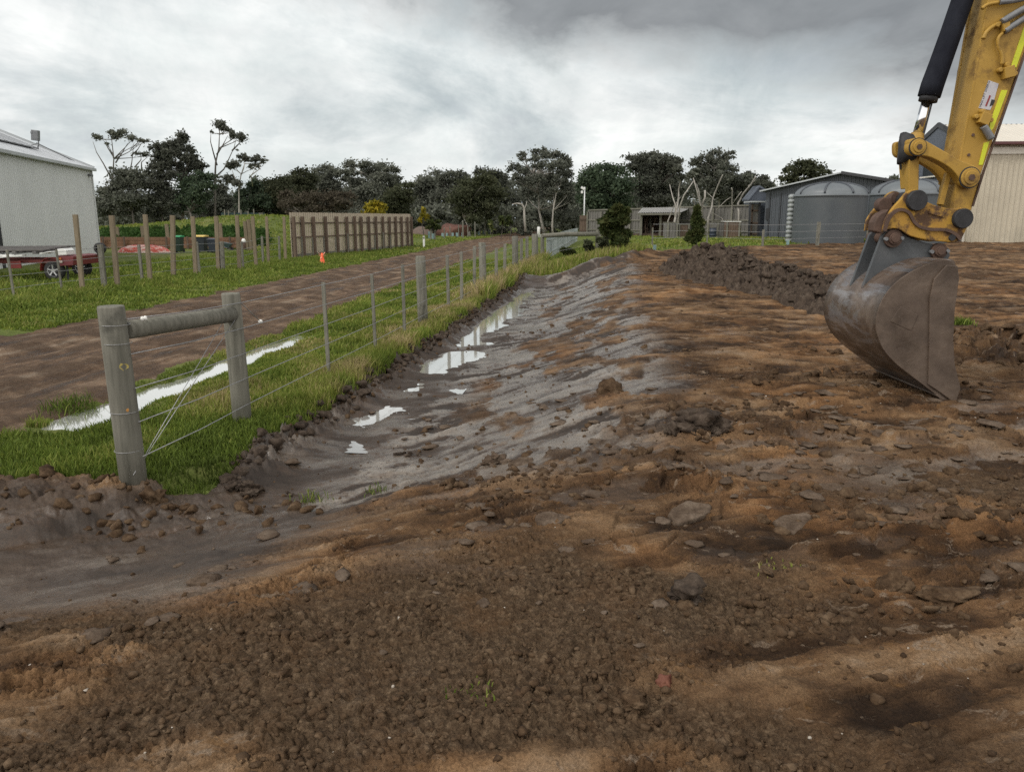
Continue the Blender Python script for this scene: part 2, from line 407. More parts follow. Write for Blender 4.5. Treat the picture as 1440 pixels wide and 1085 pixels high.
# ------------------------------------------------------------------ ground materials
def mat_mud():
    m, nt, b, N, L = _nt('wet_soil'); P = coords(nt)
    sl, cr = attr(nt, 'slick'), attr(nt, 'crumb')
    big = noise(nt, P, .75, 6, .6, .3); med = noise(nt, P, 3.3, 7, .68, .4); fine = noise(nt, P, 26, 6, .7); mic = noise(nt, P, 110, 4, .7)
    stk = attr(nt, 'streak')
    mxx = mth(nt, 'ADD', mth(nt, 'MULTIPLY', med, .6), mth(nt, 'MULTIPLY', stk, .4))
    brown = ramp(nt, mxx, (.28, (.032, .019, .011)), (.41, (.076, .044, .023)), (.53, (.135, .080, .042)), (.66, (.205, .13, .072)), (.80, (.29, .21, .14)))
    dk = ramp(nt, big, (.36, (.58, .56, .56)), (.5, (1.0, .98, .96)), (.66, (1.3, 1.12, .92)))
    brown = mixc(nt, 1.0, brown, dk, 'MULTIPLY')
    och = noise(nt, coords(nt, (1.3, 2.4, 1)), 5.5, 5, .7, .6)
    brown = mixc(nt, ramp(nt, och, (.60, 0), (.70, .75)), brown, (.16, .086, .034))
    pale = noise(nt, coords(nt, (1.6, 3.2, 1)), 3.2, 6, .72, .5)
    brown = mixc(nt, ramp(nt, pale, (.585, 0), (.655, .85)), brown, (.22, .165, .118))
    stripe = noise(nt, coords(nt, (1.2, 4, 1)), 2.2, 6, .65, .3)
    brown = mixc(nt, ramp(nt, stripe, (.36, .45), (.46, 0)), brown, (.036, .024, .016))
    crumb = ramp(nt, fine, (.26, (.030, .019, .011)), (.5, (.082, .053, .031)), (.74, (.19, .132, .082)))
    crumb = mixc(nt, ramp(nt, med, (.5, 0), (.75, .5)), crumb, (.12, .062, .027))
    c = mixc(nt, cr, brown, crumb)
    # grey clay smeared by the bucket, in diagonal flakes
    mpn = N('Mapping'); mpn.inputs['Rotation'].default_value = (0, 0, R(-38)); L(P, mpn.inputs['Vector'])
    mp2 = N('Mapping'); mp2.inputs['Scale'].default_value = (.9, 6.5, 1); L(mpn.outputs[0], mp2.inputs['Vector'])
    fl = noise(nt, mp2.outputs[0], 1.5, 7, .66, .35)
    fa = mth(nt, 'ADD', mth(nt, 'MULTIPLY', fl, .35), mth(nt, 'MULTIPLY', attr(nt, 'flake'), .65)); clay = ramp(nt, fa, (.24, (.028, .018, .0115)), (.40, (.060, .041, .028)), (.49, (.105, .081, .062)), (.62, (.165, .138, .112)), (.85, (.23, .197, .164)))
    clay = mixc(nt, ramp(nt, med, (.54, 0), (.70, .8)), clay, (.072, .042, .024))
    c = mixc(nt, sl, c, clay)
    g = ramp(nt, mic, (.3, .6), (.7, 1.35)); c = mixc(nt, 1.0, c, g, 'MULTIPLY')
    L(c, b.inputs['Base Color'])
    rr = ramp(nt, fa, (.30, .7), (.44, .21), (.8, .25))
    rb = ramp(nt, noise(nt, P, 2.1, 5, .65), (.36, .36), (.50, .85))
    rgh = mixc(nt, sl, rb, rr); L(rgh, b.inputs['Roughness']); L(mth(nt, 'MULTIPLY_ADD', sl, .42, .12), b.inputs['Specular IOR Level'])
    h = mth(nt, 'ADD', mth(nt, 'MULTIPLY', fine, .7), mth(nt, 'MULTIPLY', mic, .3))
    bump(nt, b, h, .9, .03)
    bn = [n for n in nt.nodes if n.type == 'BUMP'][0]; L(mth(nt, 'MULTIPLY_ADD', sl, -.62, .9), bn.inputs['Strength'])
    return m
def mat_road():
    m, nt, b, N, L = _nt('dirt_road'); P = coords(nt)
    mp = N('Mapping'); mp.inputs['Rotation'].default_value = (0, 0, TA); L(P, mp.inputs['Vector'])
    mp2 = N('Mapping'); mp2.inputs['Scale'].default_value = (3.5, .5, 1); L(mp.outputs[0], mp2.inputs['Vector'])
    a = noise(nt, mp2.outputs[0], 1.1, 7, .65, .3); f = noise(nt, P, 16, 7, .72); p2 = noise(nt, P, 1.4, 5, .6)
    c = ramp(nt, a, (.34, (.066, .040, .024)), (.46, (.15, .096, .060)), (.58, (.22, .155, .107)), (.70, (.31, .25, .19)))
    c = mixc(nt, ramp(nt, p2, (.45, .65), (.62, 0)), c, (.042, .026, .017))
    c = mixc(nt, 1.0, c, ramp(nt, f, (.3, .78), (.7, 1.22)), 'MULTIPLY'); L(c, b.inputs['Base Color'])
    L(ramp(nt, a, (.35, .36), (.55, .9)), b.inputs['Roughness']); b.inputs['Specular IOR Level'].default_value = .12; bump(nt, b, f, .9, .05)
    return m
def mat_lawn():
    m, nt, b, N, L = _nt('turf'); P = coords(nt)
    a = noise(nt, P, .35, 6, .62); f = noise(nt, P, 5, 7, .75); g = noise(nt, P, 34, 5, .75)
    c = ramp(nt, a, (.36, (.085, .112, .024)), (.52, (.11, .14, .030)), (.66, (.15, .152, .045)))
    c = mixc(nt, ramp(nt, f, (.5, 0), (.72, .7)), c, (.17, .17, .06))
    c = mixc(nt, ramp(nt, f, (.28, .75), (.42, 0)), c, (.055, .075, .018))
    c = mixc(nt, 1.0, c, ramp(nt, g, (.3, .6), (.7, 1.25)), 'MULTIPLY'); L(c, b.inputs['Base Color'])
    b.inputs['Roughness'].default_value = .9; b.inputs['Specular IOR Level'].default_value = .2; bump(nt, b, f, .7, .08)
    return m
MUD, ROAD, LAWN = mat_mud(), mat_road(), mat_lawn()

# ------------------------------------------------------------------ the ground: one sheet cut into turf, road and worked soil
def build_ground():
    rs = [.25]
    while rs[-1] < 900:
        d = rs[-1]
        st_ = .25 if d < 1.2 else max(.0055, min(.75*(d*d+2.7)/1267, .0062*d)) if d < 60 else d*(.0062 if d < 70 else .02)
        rs.append(d+st_)
    rs = np.array(rs)
    th = np.concatenate([np.arange(-180, -44, 4.), np.arange(-44, 44, .088), np.arange(44, 180.1, 4.)])
    th[-1] = 180.; th = R(1)*th
    Rr, T = np.meshgrid(rs, th, indexing='ij'); X = Rr*np.sin(T); Y = Rr*np.cos(T)
    m, rd = regions(X, Y)
    md, sl, cr, fk, sk = mud_detail(X, Y, Rr)
    Z = base_z(X, Y)+np.where(m, md, np.where(rd, road_detail(X, Y, Rr), grass_detail(X, Y, Rr)))
    nr, ntn = X.shape; V = np.stack([X, Y, Z], -1).reshape(-1, 3)
    i = np.arange(nr-1)[:, None]*ntn+np.arange(ntn-1)[None, :]
    Fq = np.stack([i, i+ntn, i+ntn+1, i+1], -1).reshape(-1, 4)[:, ::-1]
    cls = np.where(m, 2, np.where(rd, 1, 0)).reshape(-1)[Fq[:, 3]]
    for k, (nm, mat) in enumerate((('ground', LAWN), ('road', ROAD), ('mud', MUD))):
        f = Fq[cls == k]; u, inv = np.unique(f.ravel(), return_inverse=True)
        at = {'slick': sl.reshape(-1)[u], 'crumb': cr.reshape(-1)[u], 'flake': fk.reshape(-1)[u], 'streak': sk.reshape(-1)[u]} if k == 2 else None
        tag(mesh_np(nm, V[u], inv.reshape(-1, 4), mat, None, at, True), kind='structure')
build_ground()

# ------------------------------------------------------------------ puddles: level water, the soil pokes through
def mat_water():
    m, nt, b, N, L = _nt('puddle_water'); setc(b, 'Base Color', (.70, .69, .66)); b.inputs['Roughness'].default_value = .05; b.inputs['Metallic'].default_value = .7
    bump(nt, b, noise(nt, coords(nt), 7, 3), .03, .02); return m
WATER = mat_water()
def water(s0, s1, t0, t1, z0, z1=None, n=12):
    V = []
    for k in range(n+1):
        s = s0+(s1-s0)*k/n; z = z0+((z1 if z1 is not None else z0)-z0)*k/n
        V += [(*xy(s, t0), z), (*xy(s, t1), z)]
    Fq = [(2*k, 2*k+1, 2*k+3, 2*k+2) for k in range(n)]
    tag(mesh_np('water', V, Fq, WATER), kind='structure')
water(5.5, 12.6, -5.55, -4.45, -.07)
water(6.3, 27.0, -2.86, -1.7, -.168, -.168)
water(12, 30, -4.9, -3.7, -.040)

# ------------------------------------------------------------------ clods
def ico(sub):
    bm = bmesh.new(); bmesh.ops.create_icosphere(bm, subdivisions=sub, radius=1)
    v = np.array([q.co[:] for q in bm.verts]); f = np.array([[q.index for q in g.verts] for g in bm.faces]); bm.free(); return v, f
ICO = {k: ico(k) for k in (1, 2, 3, 4)}
def lumpy(sub, seed, amp=.35, flat=.7):
    """broken clod: a ball cut by random planes, then crumbled"""
    v, f = ICO[sub]; v = v.copy(); r = np.random.default_rng(seed); o = r.random(3)*50
    for _ in range(11):
        n = r.normal(size=3); n /= np.linalg.norm(n); d = r.uniform(.42, .85); k = np.maximum(0, v@n-d); v = v-k[:, None]*n*r.uniform(.75, 1)
    q = fbm(v[:, 0]*1.6+v[:, 2]*1.1+o[0], v[:, 1]*1.6-v[:, 2]*.9+o[1], seed % 97, 3)-.5
    q2 = fbm(v[:, 1]*4.5+v[:, 0]*3+o[2], v[:, 2]*4.5-v[:, 0]*2.2, seed % 89, 4)-.5
    v = v*(1+amp*1.6*q+amp*1.1*q2)[:, None]*1.25; v[:, 2] *= flat
    a = r.random()*6.28; v = v@np.array([[math.cos(a), -math.sin(a), 0], [math.sin(a), math.cos(a), 0], [0, 0, 1]])
    return v, f
def merge_lumps(pts, sizes, sub=1, kinds=14, amp=.4, flat=(.55, .95), sink=.25, seed=0):
    r = np.random.default_rng(seed); lib = [lumpy(sub, seed*31+k, amp, 1)[0] for k in range(kinds)]; f = ICO[sub][1]; nv = len(ICO[sub][0])
    V = []; Fq = []
    for i, (p, s) in enumerate(zip(pts, sizes)):
        v = lib[r.integers(kinds)]*np.array([s*r.uniform(.75, 1.35), s*r.uniform(.75, 1.35), s*r.uniform(*flat)])
        a = r.random()*6.28; c, d = math.cos(a), math.sin(a); v = v@np.array([[c, -d, 0], [d, c, 0], [0, 0, 1]])
        V.append(v+np.array(p)+np.array([0, 0, s*(.6-sink)])); Fq.append(f+i*nv)
    return np.concatenate(V), np.concatenate(Fq)
def mat_clod(name, c1, c2, c3):
    m, nt, b, N, L = _nt(name); P = coords(nt); a = noise(nt, P, 9, 6, .7); f = noise(nt, P, 60, 6, .72)
    c = ramp(nt, a, (.34, c1), (.5, c2), (.68, c3)); c = mixc(nt, 1.0, c, ramp(nt, f, (.3, .7), (.7, 1.25)), 'MULTIPLY')
    L(c, b.inputs['Base Color']); b.inputs['Roughness'].default_value = .8; b.inputs['Specular IOR Level'].default_value = .15; bump(nt, b, f, .6, .015); return m
CLOD = mat_clod('clod_soil', (.038, .022, .012), (.080, .049, .027), (.14, .095, .058))
DCLOD = mat_clod('dark_clod_soil', (.028, .020, .0155), (.062, .045, .033), (.11, .084, .064))
GCLAY = mat_clod('grey_clay', (.062, .041, .027), (.105, .075, .053), (.155, .118, .088))
STONE = mat_clod('pale_stone', (.30, .25, .2), (.42, .37, .31), (.55, .50, .44))
def scatter():
    r = RNG; P = []; Sz = []
    n = 26000; y = 1.7+9*r.random(n)**1.7; x = (r.random(n)*2-1)*(y*.8+.3)
    m, _ = regions(x, y); sl, cr = zones(x, y)
    pat = sst(.42, .62, fbm(x*1.7+5, y*2.6, 40, 3))
    pf = sst(.44, .57, fbm(x*1.9, y*2.7, 45, 4)); p = (cr*(.06+.6*pf)+.3*pat*(1-sl)+.03)*m; k = r.random(n) < p*.8; x, y, cr = x[k], y[k], cr[k]
    z = ground_z(x, y); s = .003+.015*r.random(len(x))**3.4+.002*cr
    v, f = merge_lumps(np.stack([x, y, z], 1), s, 1, 24, .6, sink=.45, seed=3)
    tag(mesh_np('soil_crumbs', v, f, CLOD, smooth=False), kind='stuff')
    # middling clods: pad edge, round the strainer post, foot of the turf, clod row on the right, under the bucket
    pts = []; sz = []
    def put(x, y, s):
        pts.append((x, y)); sz.append(s)
    for _ in range(420):
        s = r.uniform(6, 26); t = -2.84+r.normal()*.10; put(*xy(s, t), .02+.045*r.random()**2)
    for _ in range(120): put(-3.3+r.normal()*1.0, 4.95+r.normal()*.22, .02+.06*r.random()**2)
    for _ in range(50): put(-2.2+r.normal()*.5, 5.1+r.normal()*.12, .02+.06*r.random()**2)
    for _ in range(330): put(2.75+r.normal()*.75, 4.15+r.normal()*.28, .015+.055*r.random()**2)
    for _ in range(160): put(1.5+r.normal()*.45, 2.95+.25*r.normal(), .012+.04*r.random()**2)
    for _ in range(240): put(2.1+r.normal()*1.0, 5.5+r.normal()*.6, .015+.05*r.random()**2.2)
    for _ in range(150): put(2.0+r.normal()*.4, 6.35+r.normal()*.2, .02+.06*r.random()**2)
    for _ in range(120): put(3.5+r.normal()*.6, 8.0+r.normal()*.25, .02+.07*r.random()**2)
    for _ in range(420): put(6.6+r.normal()*1.1, 9.7+r.normal()*.7, .03+.10*r.random()**2)
    for _ in range(260): put(r.uniform(-1.6, 1.2), r.uniform(5.5, 14), .012+.035*r.random()**2)
    for _ in range(500):
        y = r.uniform(9, 27); put(r.uniform(.3, y*.62), y, .02+.05*r.random()**3)
    for _ in range(160): put(.1+r.normal()*.4, 4.9+r.normal()*.35, .015+.05*r.random()**2)
    n = 900; s = r.uniform(5.2, 27, n); t = -2.83+r.normal(size=n)*.075+.10*(fbm(s*1.5, s*0, 66, 3)-.5); x, y = xy(s, t); z = ground_z(x, y)
    v, f = merge_lumps(np.stack([x, y, z], 1), .016+.045*r.random(n)**2, 2, 24, .65, sink=.5, seed=15); tag(mesh_np('turf_clods', v, f, DCLOD), kind='stuff')
    pts = np.array(pts); sz = np.array(sz)*.62; kk = r.random(len(sz)) < .75; pts, sz = pts[kk], sz[kk]; m, _ = regions(pts[:, 0], pts[:, 1]); pts, sz = pts[m], sz[m]
    z = ground_z(pts[:, 0], pts[:, 1])
    v, f = merge_lumps(np.stack([pts[:, 0], pts[:, 1], z], 1), sz, 2, 24, .6, sink=.5, seed=5)
    tag(mesh_np('clods', v, f, CLOD, smooth=False), kind='stuff')
    n = 420; x = np.concatenate([2.1+r.normal(size=n//2)*1.2, r.uniform(-2.5, 4.5, n//2)]); y = np.concatenate([5.4+r.normal(size=n//2)*.8, r.uniform(2.6, 8, n//2)]); m, _ = regions(x, y); x, y = x[m], y[m]
    v, f = merge_lumps(np.stack([x, y, ground_z(x, y)], 1), .014+.06*r.random(len(x))**2.4, 2, 24, .5, (.14, .34), .45, seed=19); tag(mesh_np('clay_flakes', v, f, GCLAY), kind='stuff')
    n = 130; y = 1.8+8*r.random(n)**1.5; x = (r.random(n)*2-1)*(y*.8+.3); m, _ = regions(x, y); sl, _ = zones(x, y); m &= (r.random(n) > sl); x, y = x[m], y[m]
    v, f = merge_lumps(np.stack([x, y, ground_z(x, y)], 1), .0035+.007*r.random(len(x))**3, 1, 10, .3, seed=8)
    tag(mesh_np('pebbles', v, f, STONE, smooth=True), kind='stuff')
scatter()

# single clods and slabs big enough to point at
def clod(px, py, w, h, label, mat, sub=4, seed=0, amp=.5, slab=False, rz=0, cluster=0, tilt=14):
    p = G(px, py); z = gz(p.x, p.y); k = p.y/F*1.02; rx = w/2*k; rzz = h/2*k; r = np.random.default_rng(seed+500)
    if cluster:
        n = cluster; a = r.random(n)*6.28; q = r.random(n)**.6; X = np.cos(a)*q*rx*.8; Y = np.sin(a)*q*rx*.45
        s = rzz*(.25+.75*r.random(n))*(1-.5*q); Zz = ground_z(X+p.x, Y+p.y)-z+rzz*1.1*(1-q)*r.random(n)
        v, f = merge_lumps(np.stack([X, Y, Zz], 1), s, 3, 12, .75, (.5, .9), .35, seed+40)
        v[:, 0] *= 1.0; o = mesh_np('clod', v, f, mat); o.location = (p.x, p.y, z-.01)
    elif slab:
        v, f = ICO[4]; v = v.copy(); an = np.arctan2(v[:, 1], v[:, 0]); rr = np.hypot(v[:, 0], v[:, 1])
        ai = np.sort(r.random(7))*6.28+np.arange(7)*.0; di = r.uniform(.62, .95, 7); out = np.min(np.where(np.cos(an[:, None]-ai) > .12, di/np.maximum(.12, np.cos(an[:, None]-ai)), 1.3), axis=1)*(.9+.25*fbm(np.cos(an)*4+seed*3.7, np.sin(an)*4, seed+9, 4)); v[:, 0] *= out; v[:, 1] *= out
        v[:, 2] = np.sign(v[:, 2])*np.minimum(np.abs(v[:, 2])*2.2, .85)+.5*(fbm(v[:, 0]*3, v[:, 1]*3, seed, 4)-.5)+.35*(fbm(v[:, 0]*9, v[:, 1]*9, seed+3, 3)-.5)
        v = v*np.array([rx*1.1, rx*.72, .022+rzz*.12]); t_ = R(tilt); c, d = math.cos(t_), math.sin(t_); v = v@np.array([[1, 0, 0], [0, c, d], [0, -d, c]])
        c, d = math.cos(rz), math.sin(rz); v = v@np.array([[c, d, 0], [-d, c, 0], [0, 0, 1]])
        o = mesh_np('slab', v, f, mat); o.location = (p.x, p.y, z-.008)
    else:
        v, f = lumpy(sub, seed+200, amp, 1); v = v*np.array([rx, rx*.75, rzz/.8]); c, d = math.cos(rz), math.sin(rz); v = v@np.array([[c, d, 0], [-d, c, 0], [0, 0, 1]])
        o = mesh_np('clod', v, f, mat); o.location = (p.x, p.y, z+rzz*.3)
    tag(o, label, 'clay slab' if slab else 'clod', 'clods lying on the worked soil')
clod(975, 612, 108, 46, 'long black clod on the brown rim left of the digger bucket, biggest of the lumps', DCLOD, seed=1, cluster=46)
clod(966, 842, 50, 36, 'round dark clod of sod alone in the fine crumbled soil in front', DCLOD, seed=2, cluster=26)
clod(775, 738, 54, 24, 'flat square-edged grey clay slab standing proud of the crumbled soil', GCLAY, slab=True, seed=3)
clod(1128, 738, 96, 26, 'broad flat pale clay slab, largest of the slabs before the bucket', GCLAY, slab=True, seed=37)
clod(968, 730, 64, 24, 'smooth tilted clay slab left of the broad slab', GCLAY, slab=True, seed=31, rz=.3)
clod(1030, 690, 70, 16, 'flat grey brown slab just above the smooth tilted slab', GCLAY, slab=True, seed=22, tilt=6)
clod(1175, 690, 46, 26, 'wrinkled grey brown slab right of the other slabs', GCLAY, slab=True, seed=23, rz=-.3, tilt=20)
clod(862, 556, 30, 26, 'reddish brown lump halfway up the grey clay slope', CLOD, seed=6, amp=.7)
clod(693, 652, 60, 30, 'pale crumpled clay lump at the foot of the slope near the puddles', GCLAY, seed=7, cluster=16)
clod(735, 652, 46, 18, 'small grey clay slab leaning against the crumpled lump', GCLAY, slab=True, seed=8, rz=.5)
clod(903, 646, 20, 15, 'small round brown clod just left below the long black clod', CLOD, seed=9, amp=.7)
clod(1085, 605, 40, 18, 'brown slab on edge just right of the long black clod', CLOD, slab=True, seed=10, rz=.5, tilt=30)
clod(1258, 826, 36, 26, 'squarish brown clod, biggest in the clod row on the right', CLOD, seed=11, amp=.6)
clod(1335, 838, 70, 22, 'long low brown clod at the right end of the clod row', CLOD, seed=12, amp=.6)
clod(1178, 872, 46, 20, 'smooth rounded brown clod in front of the clod row', CLOD, seed=13, amp=.5)
clod(935, 973, 22, 18, 'small brick red lump on pale scraped earth near the bottom edge', M('red_clod', (.11, .035, .02), (.15, .055, .03), 8, rough=.8), seed=14, amp=.5)
clod(330, 852, 36, 14, 'tuft-shaped black clod in the dark crumbs to the left', DCLOD, seed=15, cluster=12)
clod(215, 706, 34, 28, 'brown clod fallen before the thick strainer post', CLOD, seed=16, amp=.75)
clod(350, 692, 70, 26, 'dark clod heap beside the ditch, right of the strainer post', DCLOD, seed=17, cluster=34)
clod(408, 692, 30, 16, 'little dark clod between the ditch clod heap and the grass tuft', DCLOD, seed=18, cluster=9)
clod(570, 640, 64, 12, 'low wet clod lying across the ditch floor by the puddle', DCLOD, seed=19, cluster=22)
clod(1075, 838, 40, 16, 'flat brown slab behind the clod row', CLOD, slab=True, seed=20)
clod(890, 1000, 44, 24, 'earth clod on the scraped strip at the bottom of the picture', CLOD, seed=21, amp=.65)

# ------------------------------------------------------------------ the spoil heap
def heap():
    A = Vector((5.4, 21.4)); B = Vector((6.2, 14.0)); D = (B-A); Ln = D.length; D.normalize(); Nn = Vector((-D.y, D.x))
    nu, nv = 420, 200
    u = np.linspace(-2.2, Ln+1.6, nu); v = np.linspace(-2.6, 2.6, nv); U, Vv = np.meshgrid(u, v, indexing='ij')
    X = A.x+D.x*U+Nn.x*Vv; Y = A.y+D.y*U+Nn.y*Vv
    ht = np.interp(U, [-1.6, -.6, .6, 2.0, 3.6, 5.2, Ln, Ln+1.2], [0, .36, .70, .56, .42, .38, .26, 0])
    wd = np.interp(U, [-1.6, 0, 3, Ln+1.2], [.95, 1.15, 1.05, .75])*(1+.3*(fbm(U*.9, Vv*0, 91, 3)-.5))
    prof = np.clip(1-np.abs((Vv+.2*np.sin(U*.9)+.5*(fbm(X*1.5, Y*1.5, 97, 3)-.5))/(wd*1.25))**1.4, 0, 1)
    h = ht*prof*(.7+.6*fbm(X*1.3, Y*1.3, 92, 4))
    wx = X+.30*fbm(X*4, Y*4, 95, 4); wy = Y+.30*fbm(X*4+9, Y*4, 96, 4)
    f1, f2, i1 = worley(wx*3.4, wy*3.4, 93); g1, g2, j1 = worley(wx*8.5, wy*8.5, 94); k1, k2, l1 = worley(wx*19, wy*19, 98)
    k = sst(0, .25, prof)*sst(0, .2, ht)
    h = h+k*(sst(0, .35, f2-f1)*.16*(.2+i1)+sst(0, .35, g2-g1)*.085*(.1+j1)+sst(0, .4, k2-k1)*.035*l1+(fbm(X*9, Y*9, 99, 5)-.5)*.12-.05)
    h = h-.12*(1-k)
    Z = base_z(X, Y)+h-.03
    i = np.arange(nu-1)[:, None]*nv+np.arange(nv-1)[None, :]
    Fq = np.stack([i, i+nv, i+nv+1, i+1], -1).reshape(-1, 4)
    Vt = np.stack([X, Y, Z], -1).reshape(-1, 3)
    o = mesh_np('soil_heap', Vt, Fq, DCLOD, smooth=False)
    tag(o, 'long mound of dark turned soil clods on the brown pad before the lawn', 'soil heap')
    r = RNG; pu = r.uniform(-1.0, Ln+.8, 700); pv = r.normal(size=700)*.6
    X = A.x+D.x*pu+Nn.x*pv; Y = A.y+D.y*pu+Nn.y*pv
    ii = np.clip(((pu+2.2)/(Ln+3.8)*(nu-1)).astype(int), 0, nu-1); jj = np.clip(((pv+2.6)/5.2*(nv-1)).astype(int), 0, nv-1)
    zz = Z[ii, jj]; ok = k[ii, jj] > .3
    v2, f2 = merge_lumps(np.stack([X, Y, zz], 1)[ok], (.025+.085*r.random(ok.sum())**2.2), 2, 24, .65, sink=.5, seed=9)
    # part of the same heap: loose clods on its surface
    lo = mesh_np('loose_clods', v2, f2, DCLOD, o); lo['kind'] = 'stuff'
heap()

# ------------------------------------------------------------------ grass
def mat_grass():
    m, nt, b, N, L = _nt('grass_blades'); t = attr(nt, 'tint'); P = coords(nt); a = noise(nt, P, 1.1, 4, .6)
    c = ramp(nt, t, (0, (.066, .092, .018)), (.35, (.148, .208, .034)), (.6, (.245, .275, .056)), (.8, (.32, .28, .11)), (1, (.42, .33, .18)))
    c = mixc(nt, 1.0, c, ramp(nt, a, (.3, .7), (.7, 1.2)), 'MULTIPLY')
    L(c, b.inputs['Base Color']); b.inputs['Roughness'].default_value = .6; b.inputs['Specular IOR Level'].default_value = .15
    tr = N('BsdfTranslucent'); L(c, tr.inputs['Color']); mx = N('MixShader'); mx.inputs[0].default_value = .3
    o = nt.nodes['Material Output']; L(b.outputs[0], mx.inputs[1]); L(tr.outputs[0], mx.inputs[2]); L(mx.outputs[0], o.inputs[0]); return m
GRASS = mat_grass()
def blades(x, y, z, hgt, wid, tint, lean=.5):
    n = len(x); r = RNG; a = r.random(n)*2*np.pi; ln = hgt*lean*(.2+r.random(n)); la = r.random(n)*2*np.pi
    wx, wy = np.cos(a)*wid/2, np.sin(a)*wid/2; lx, ly = np.cos(la)*ln, np.sin(la)*ln
    V = np.empty((n, 5, 3)); Z0 = z-.01
    V[:, 0] = np.stack([x-wx, y-wy, Z0], 1); V[:, 1] = np.stack([x+wx, y+wy, Z0], 1)
    V[:, 2] = np.stack([x+wx*.8+lx*.35, y+wy*.8+ly*.35, z+hgt*.6], 1); V[:, 3] = np.stack([x-wx*.8+lx*.35, y-wy*.8+ly*.35, z+hgt*.6], 1)
    V[:, 4] = np.stack([x+lx, y+ly, z+hgt], 1)
    k = (np.arange(n)*5)[:, None]
    Fq = np.concatenate([k+np.array([[0, 1, 2]]), k+np.array([[0, 2, 3]]), k+np.array([[3, 2, 4]])])
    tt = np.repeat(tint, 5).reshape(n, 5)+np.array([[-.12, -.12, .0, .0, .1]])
    return V.reshape(-1, 3), Fq, np.clip(tt, 0, 1).reshape(-1)
def grass():
    r = RNG; out = []
    def patch(n, fn, hfn, w, tfn, lean=.6, clump=.06):
        nc = n//7; cx, cy = fn(nc); k = np.repeat(np.arange(nc), 7); x = cx[k]+r.normal(size=len(k))*clump; y = cy[k]+r.normal(size=len(k))*clump
        mud, rd = regions(x, y); s_, t_ = st(x, y); ok = ~mud & ~rd & ~((t_ > -5.36-.1*(s_ < 8)+.24*vn(s_*3.1, t_*0, 58)) & (t_ < -4.62-.2*vn(s_*4.3, t_*0, 57)) & (s_ > 6.1) & (s_ < 11.8)); x, y = x[ok], y[ok]; ck = k[ok]
        cs = r.random(nc)[ck]; z = ground_z(x, y); s, t = st(x, y)
        nn = fbm(x*1.3, y*1.3, 80, 3)
        out.append(blades(x, y, z, hfn(x, y, s, t, nn, cs)*(.5+.8*r.random(len(x))), w*(.6+.8*r.random(len(x))), np.clip(tfn(s, t, nn)+.22*(cs-.5)+.12*r.normal(size=len(x)), 0, 1), lean))
    def strip(s0, s1, t0, t1, pw=1):
        def fn(n):
            s = s0+(s1-s0)*r.random(n)**pw; t = t0+(t1-t0)*r.random(n); return xy(s, t)
        return fn
    fence_h = lambda x, y, s, t, nn, cs: (.045+.075*np.exp(-((t+3.05)/.3)**2)*sst(5.8, 9, s)+.09*nn*cs)*np.where((t < -4.1) & (t > -5.6) & (s < 12.5), .5, 1)
    fence_t = lambda s, t, nn: .38+.95*(nn-.45)+.40*np.exp(-((t+3.35)/.45)**2)*sst(8, 14, s)*1.2
    patch(52000, strip(5.2, 10, -5.4, -2.85, 1.0), fence_h, .010, fence_t)
    patch(46000, strip(10, 18, -6.0, -2.85, 1.0), fence_h, .016, fence_t)
    patch(34000, strip(18, 36, -6.6, -2.75, 1.1), lambda x, y, s, t, nn, cs: .08+.26*np.exp(-((t+2.9)/.7)**2)*(.5+cs), .028, fence_t)
    patch(42000, strip(4.3, 6.6, -7.5, -2.9), lambda x, y, s, t, nn, cs: .05+.07*nn*cs, .010, lambda s, t, nn: .24+.6*(nn-.45))
    # far side of the road
    patch(52000, strip(12, 40, -14.6, -9.4, 1.3), lambda x, y, s, t, nn, cs: .05+.07*nn*cs+.10*sst(-11.6, -12.8, t), .030, lambda s, t, nn: .33+.35*(nn-.45), .8, .10)
    patch(26000, strip(16, 46, -21, -12.8, 1.2), lambda x, y, s, t, nn, cs: .08+.14*nn*cs, .04, lambda s, t, nn: .27+.5*(nn-.4), .8, .15)
    patch(12000, strip(40, 85, -14, -7.5), lambda x, y, s, t, nn, cs: .06+.08*cs, .07, lambda s, t, nn: .38+.3*(nn-.45), .9, .2)
    # rank grass at the head of the ditch and the lawn beyond the pad
    patch(15000, strip(24.5, 34, -3.6, 1.2), lambda x, y, s, t, nn, cs: .12+.30*cs*np.exp(-((s-27)/4)**2), .03, lambda s, t, nn: .5+.5*(nn-.45), .5, .12)
    def lawn(n):
        x = r.uniform(0, 30, n); y = np.interp(x, _fbx, _fby)+1.0+22*r.random(n)**1.4; return x, y
    patch(24000, lawn, lambda x, y, s, t, nn, cs: .05+.06*cs, .05, lambda s, t, nn: .40+.5*(nn-.4), .9, .2)
    patch(26000, strip(44, 82, -46, -15, 1), lambda x, y, s, t, nn, cs: .10+.14*nn*cs, .08, lambda s, t, nn: .38+.5*(nn-.42), .8, .25)
    V = np.concatenate([o[0] for o in out]); k = np.cumsum([0]+[len(o[0]) for o in out])
    Fq = np.concatenate([o[1]+k[i] for i, o in enumerate(out)]); T = np.concatenate([o[2] for o in out])
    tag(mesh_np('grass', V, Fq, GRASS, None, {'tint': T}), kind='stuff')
grass()
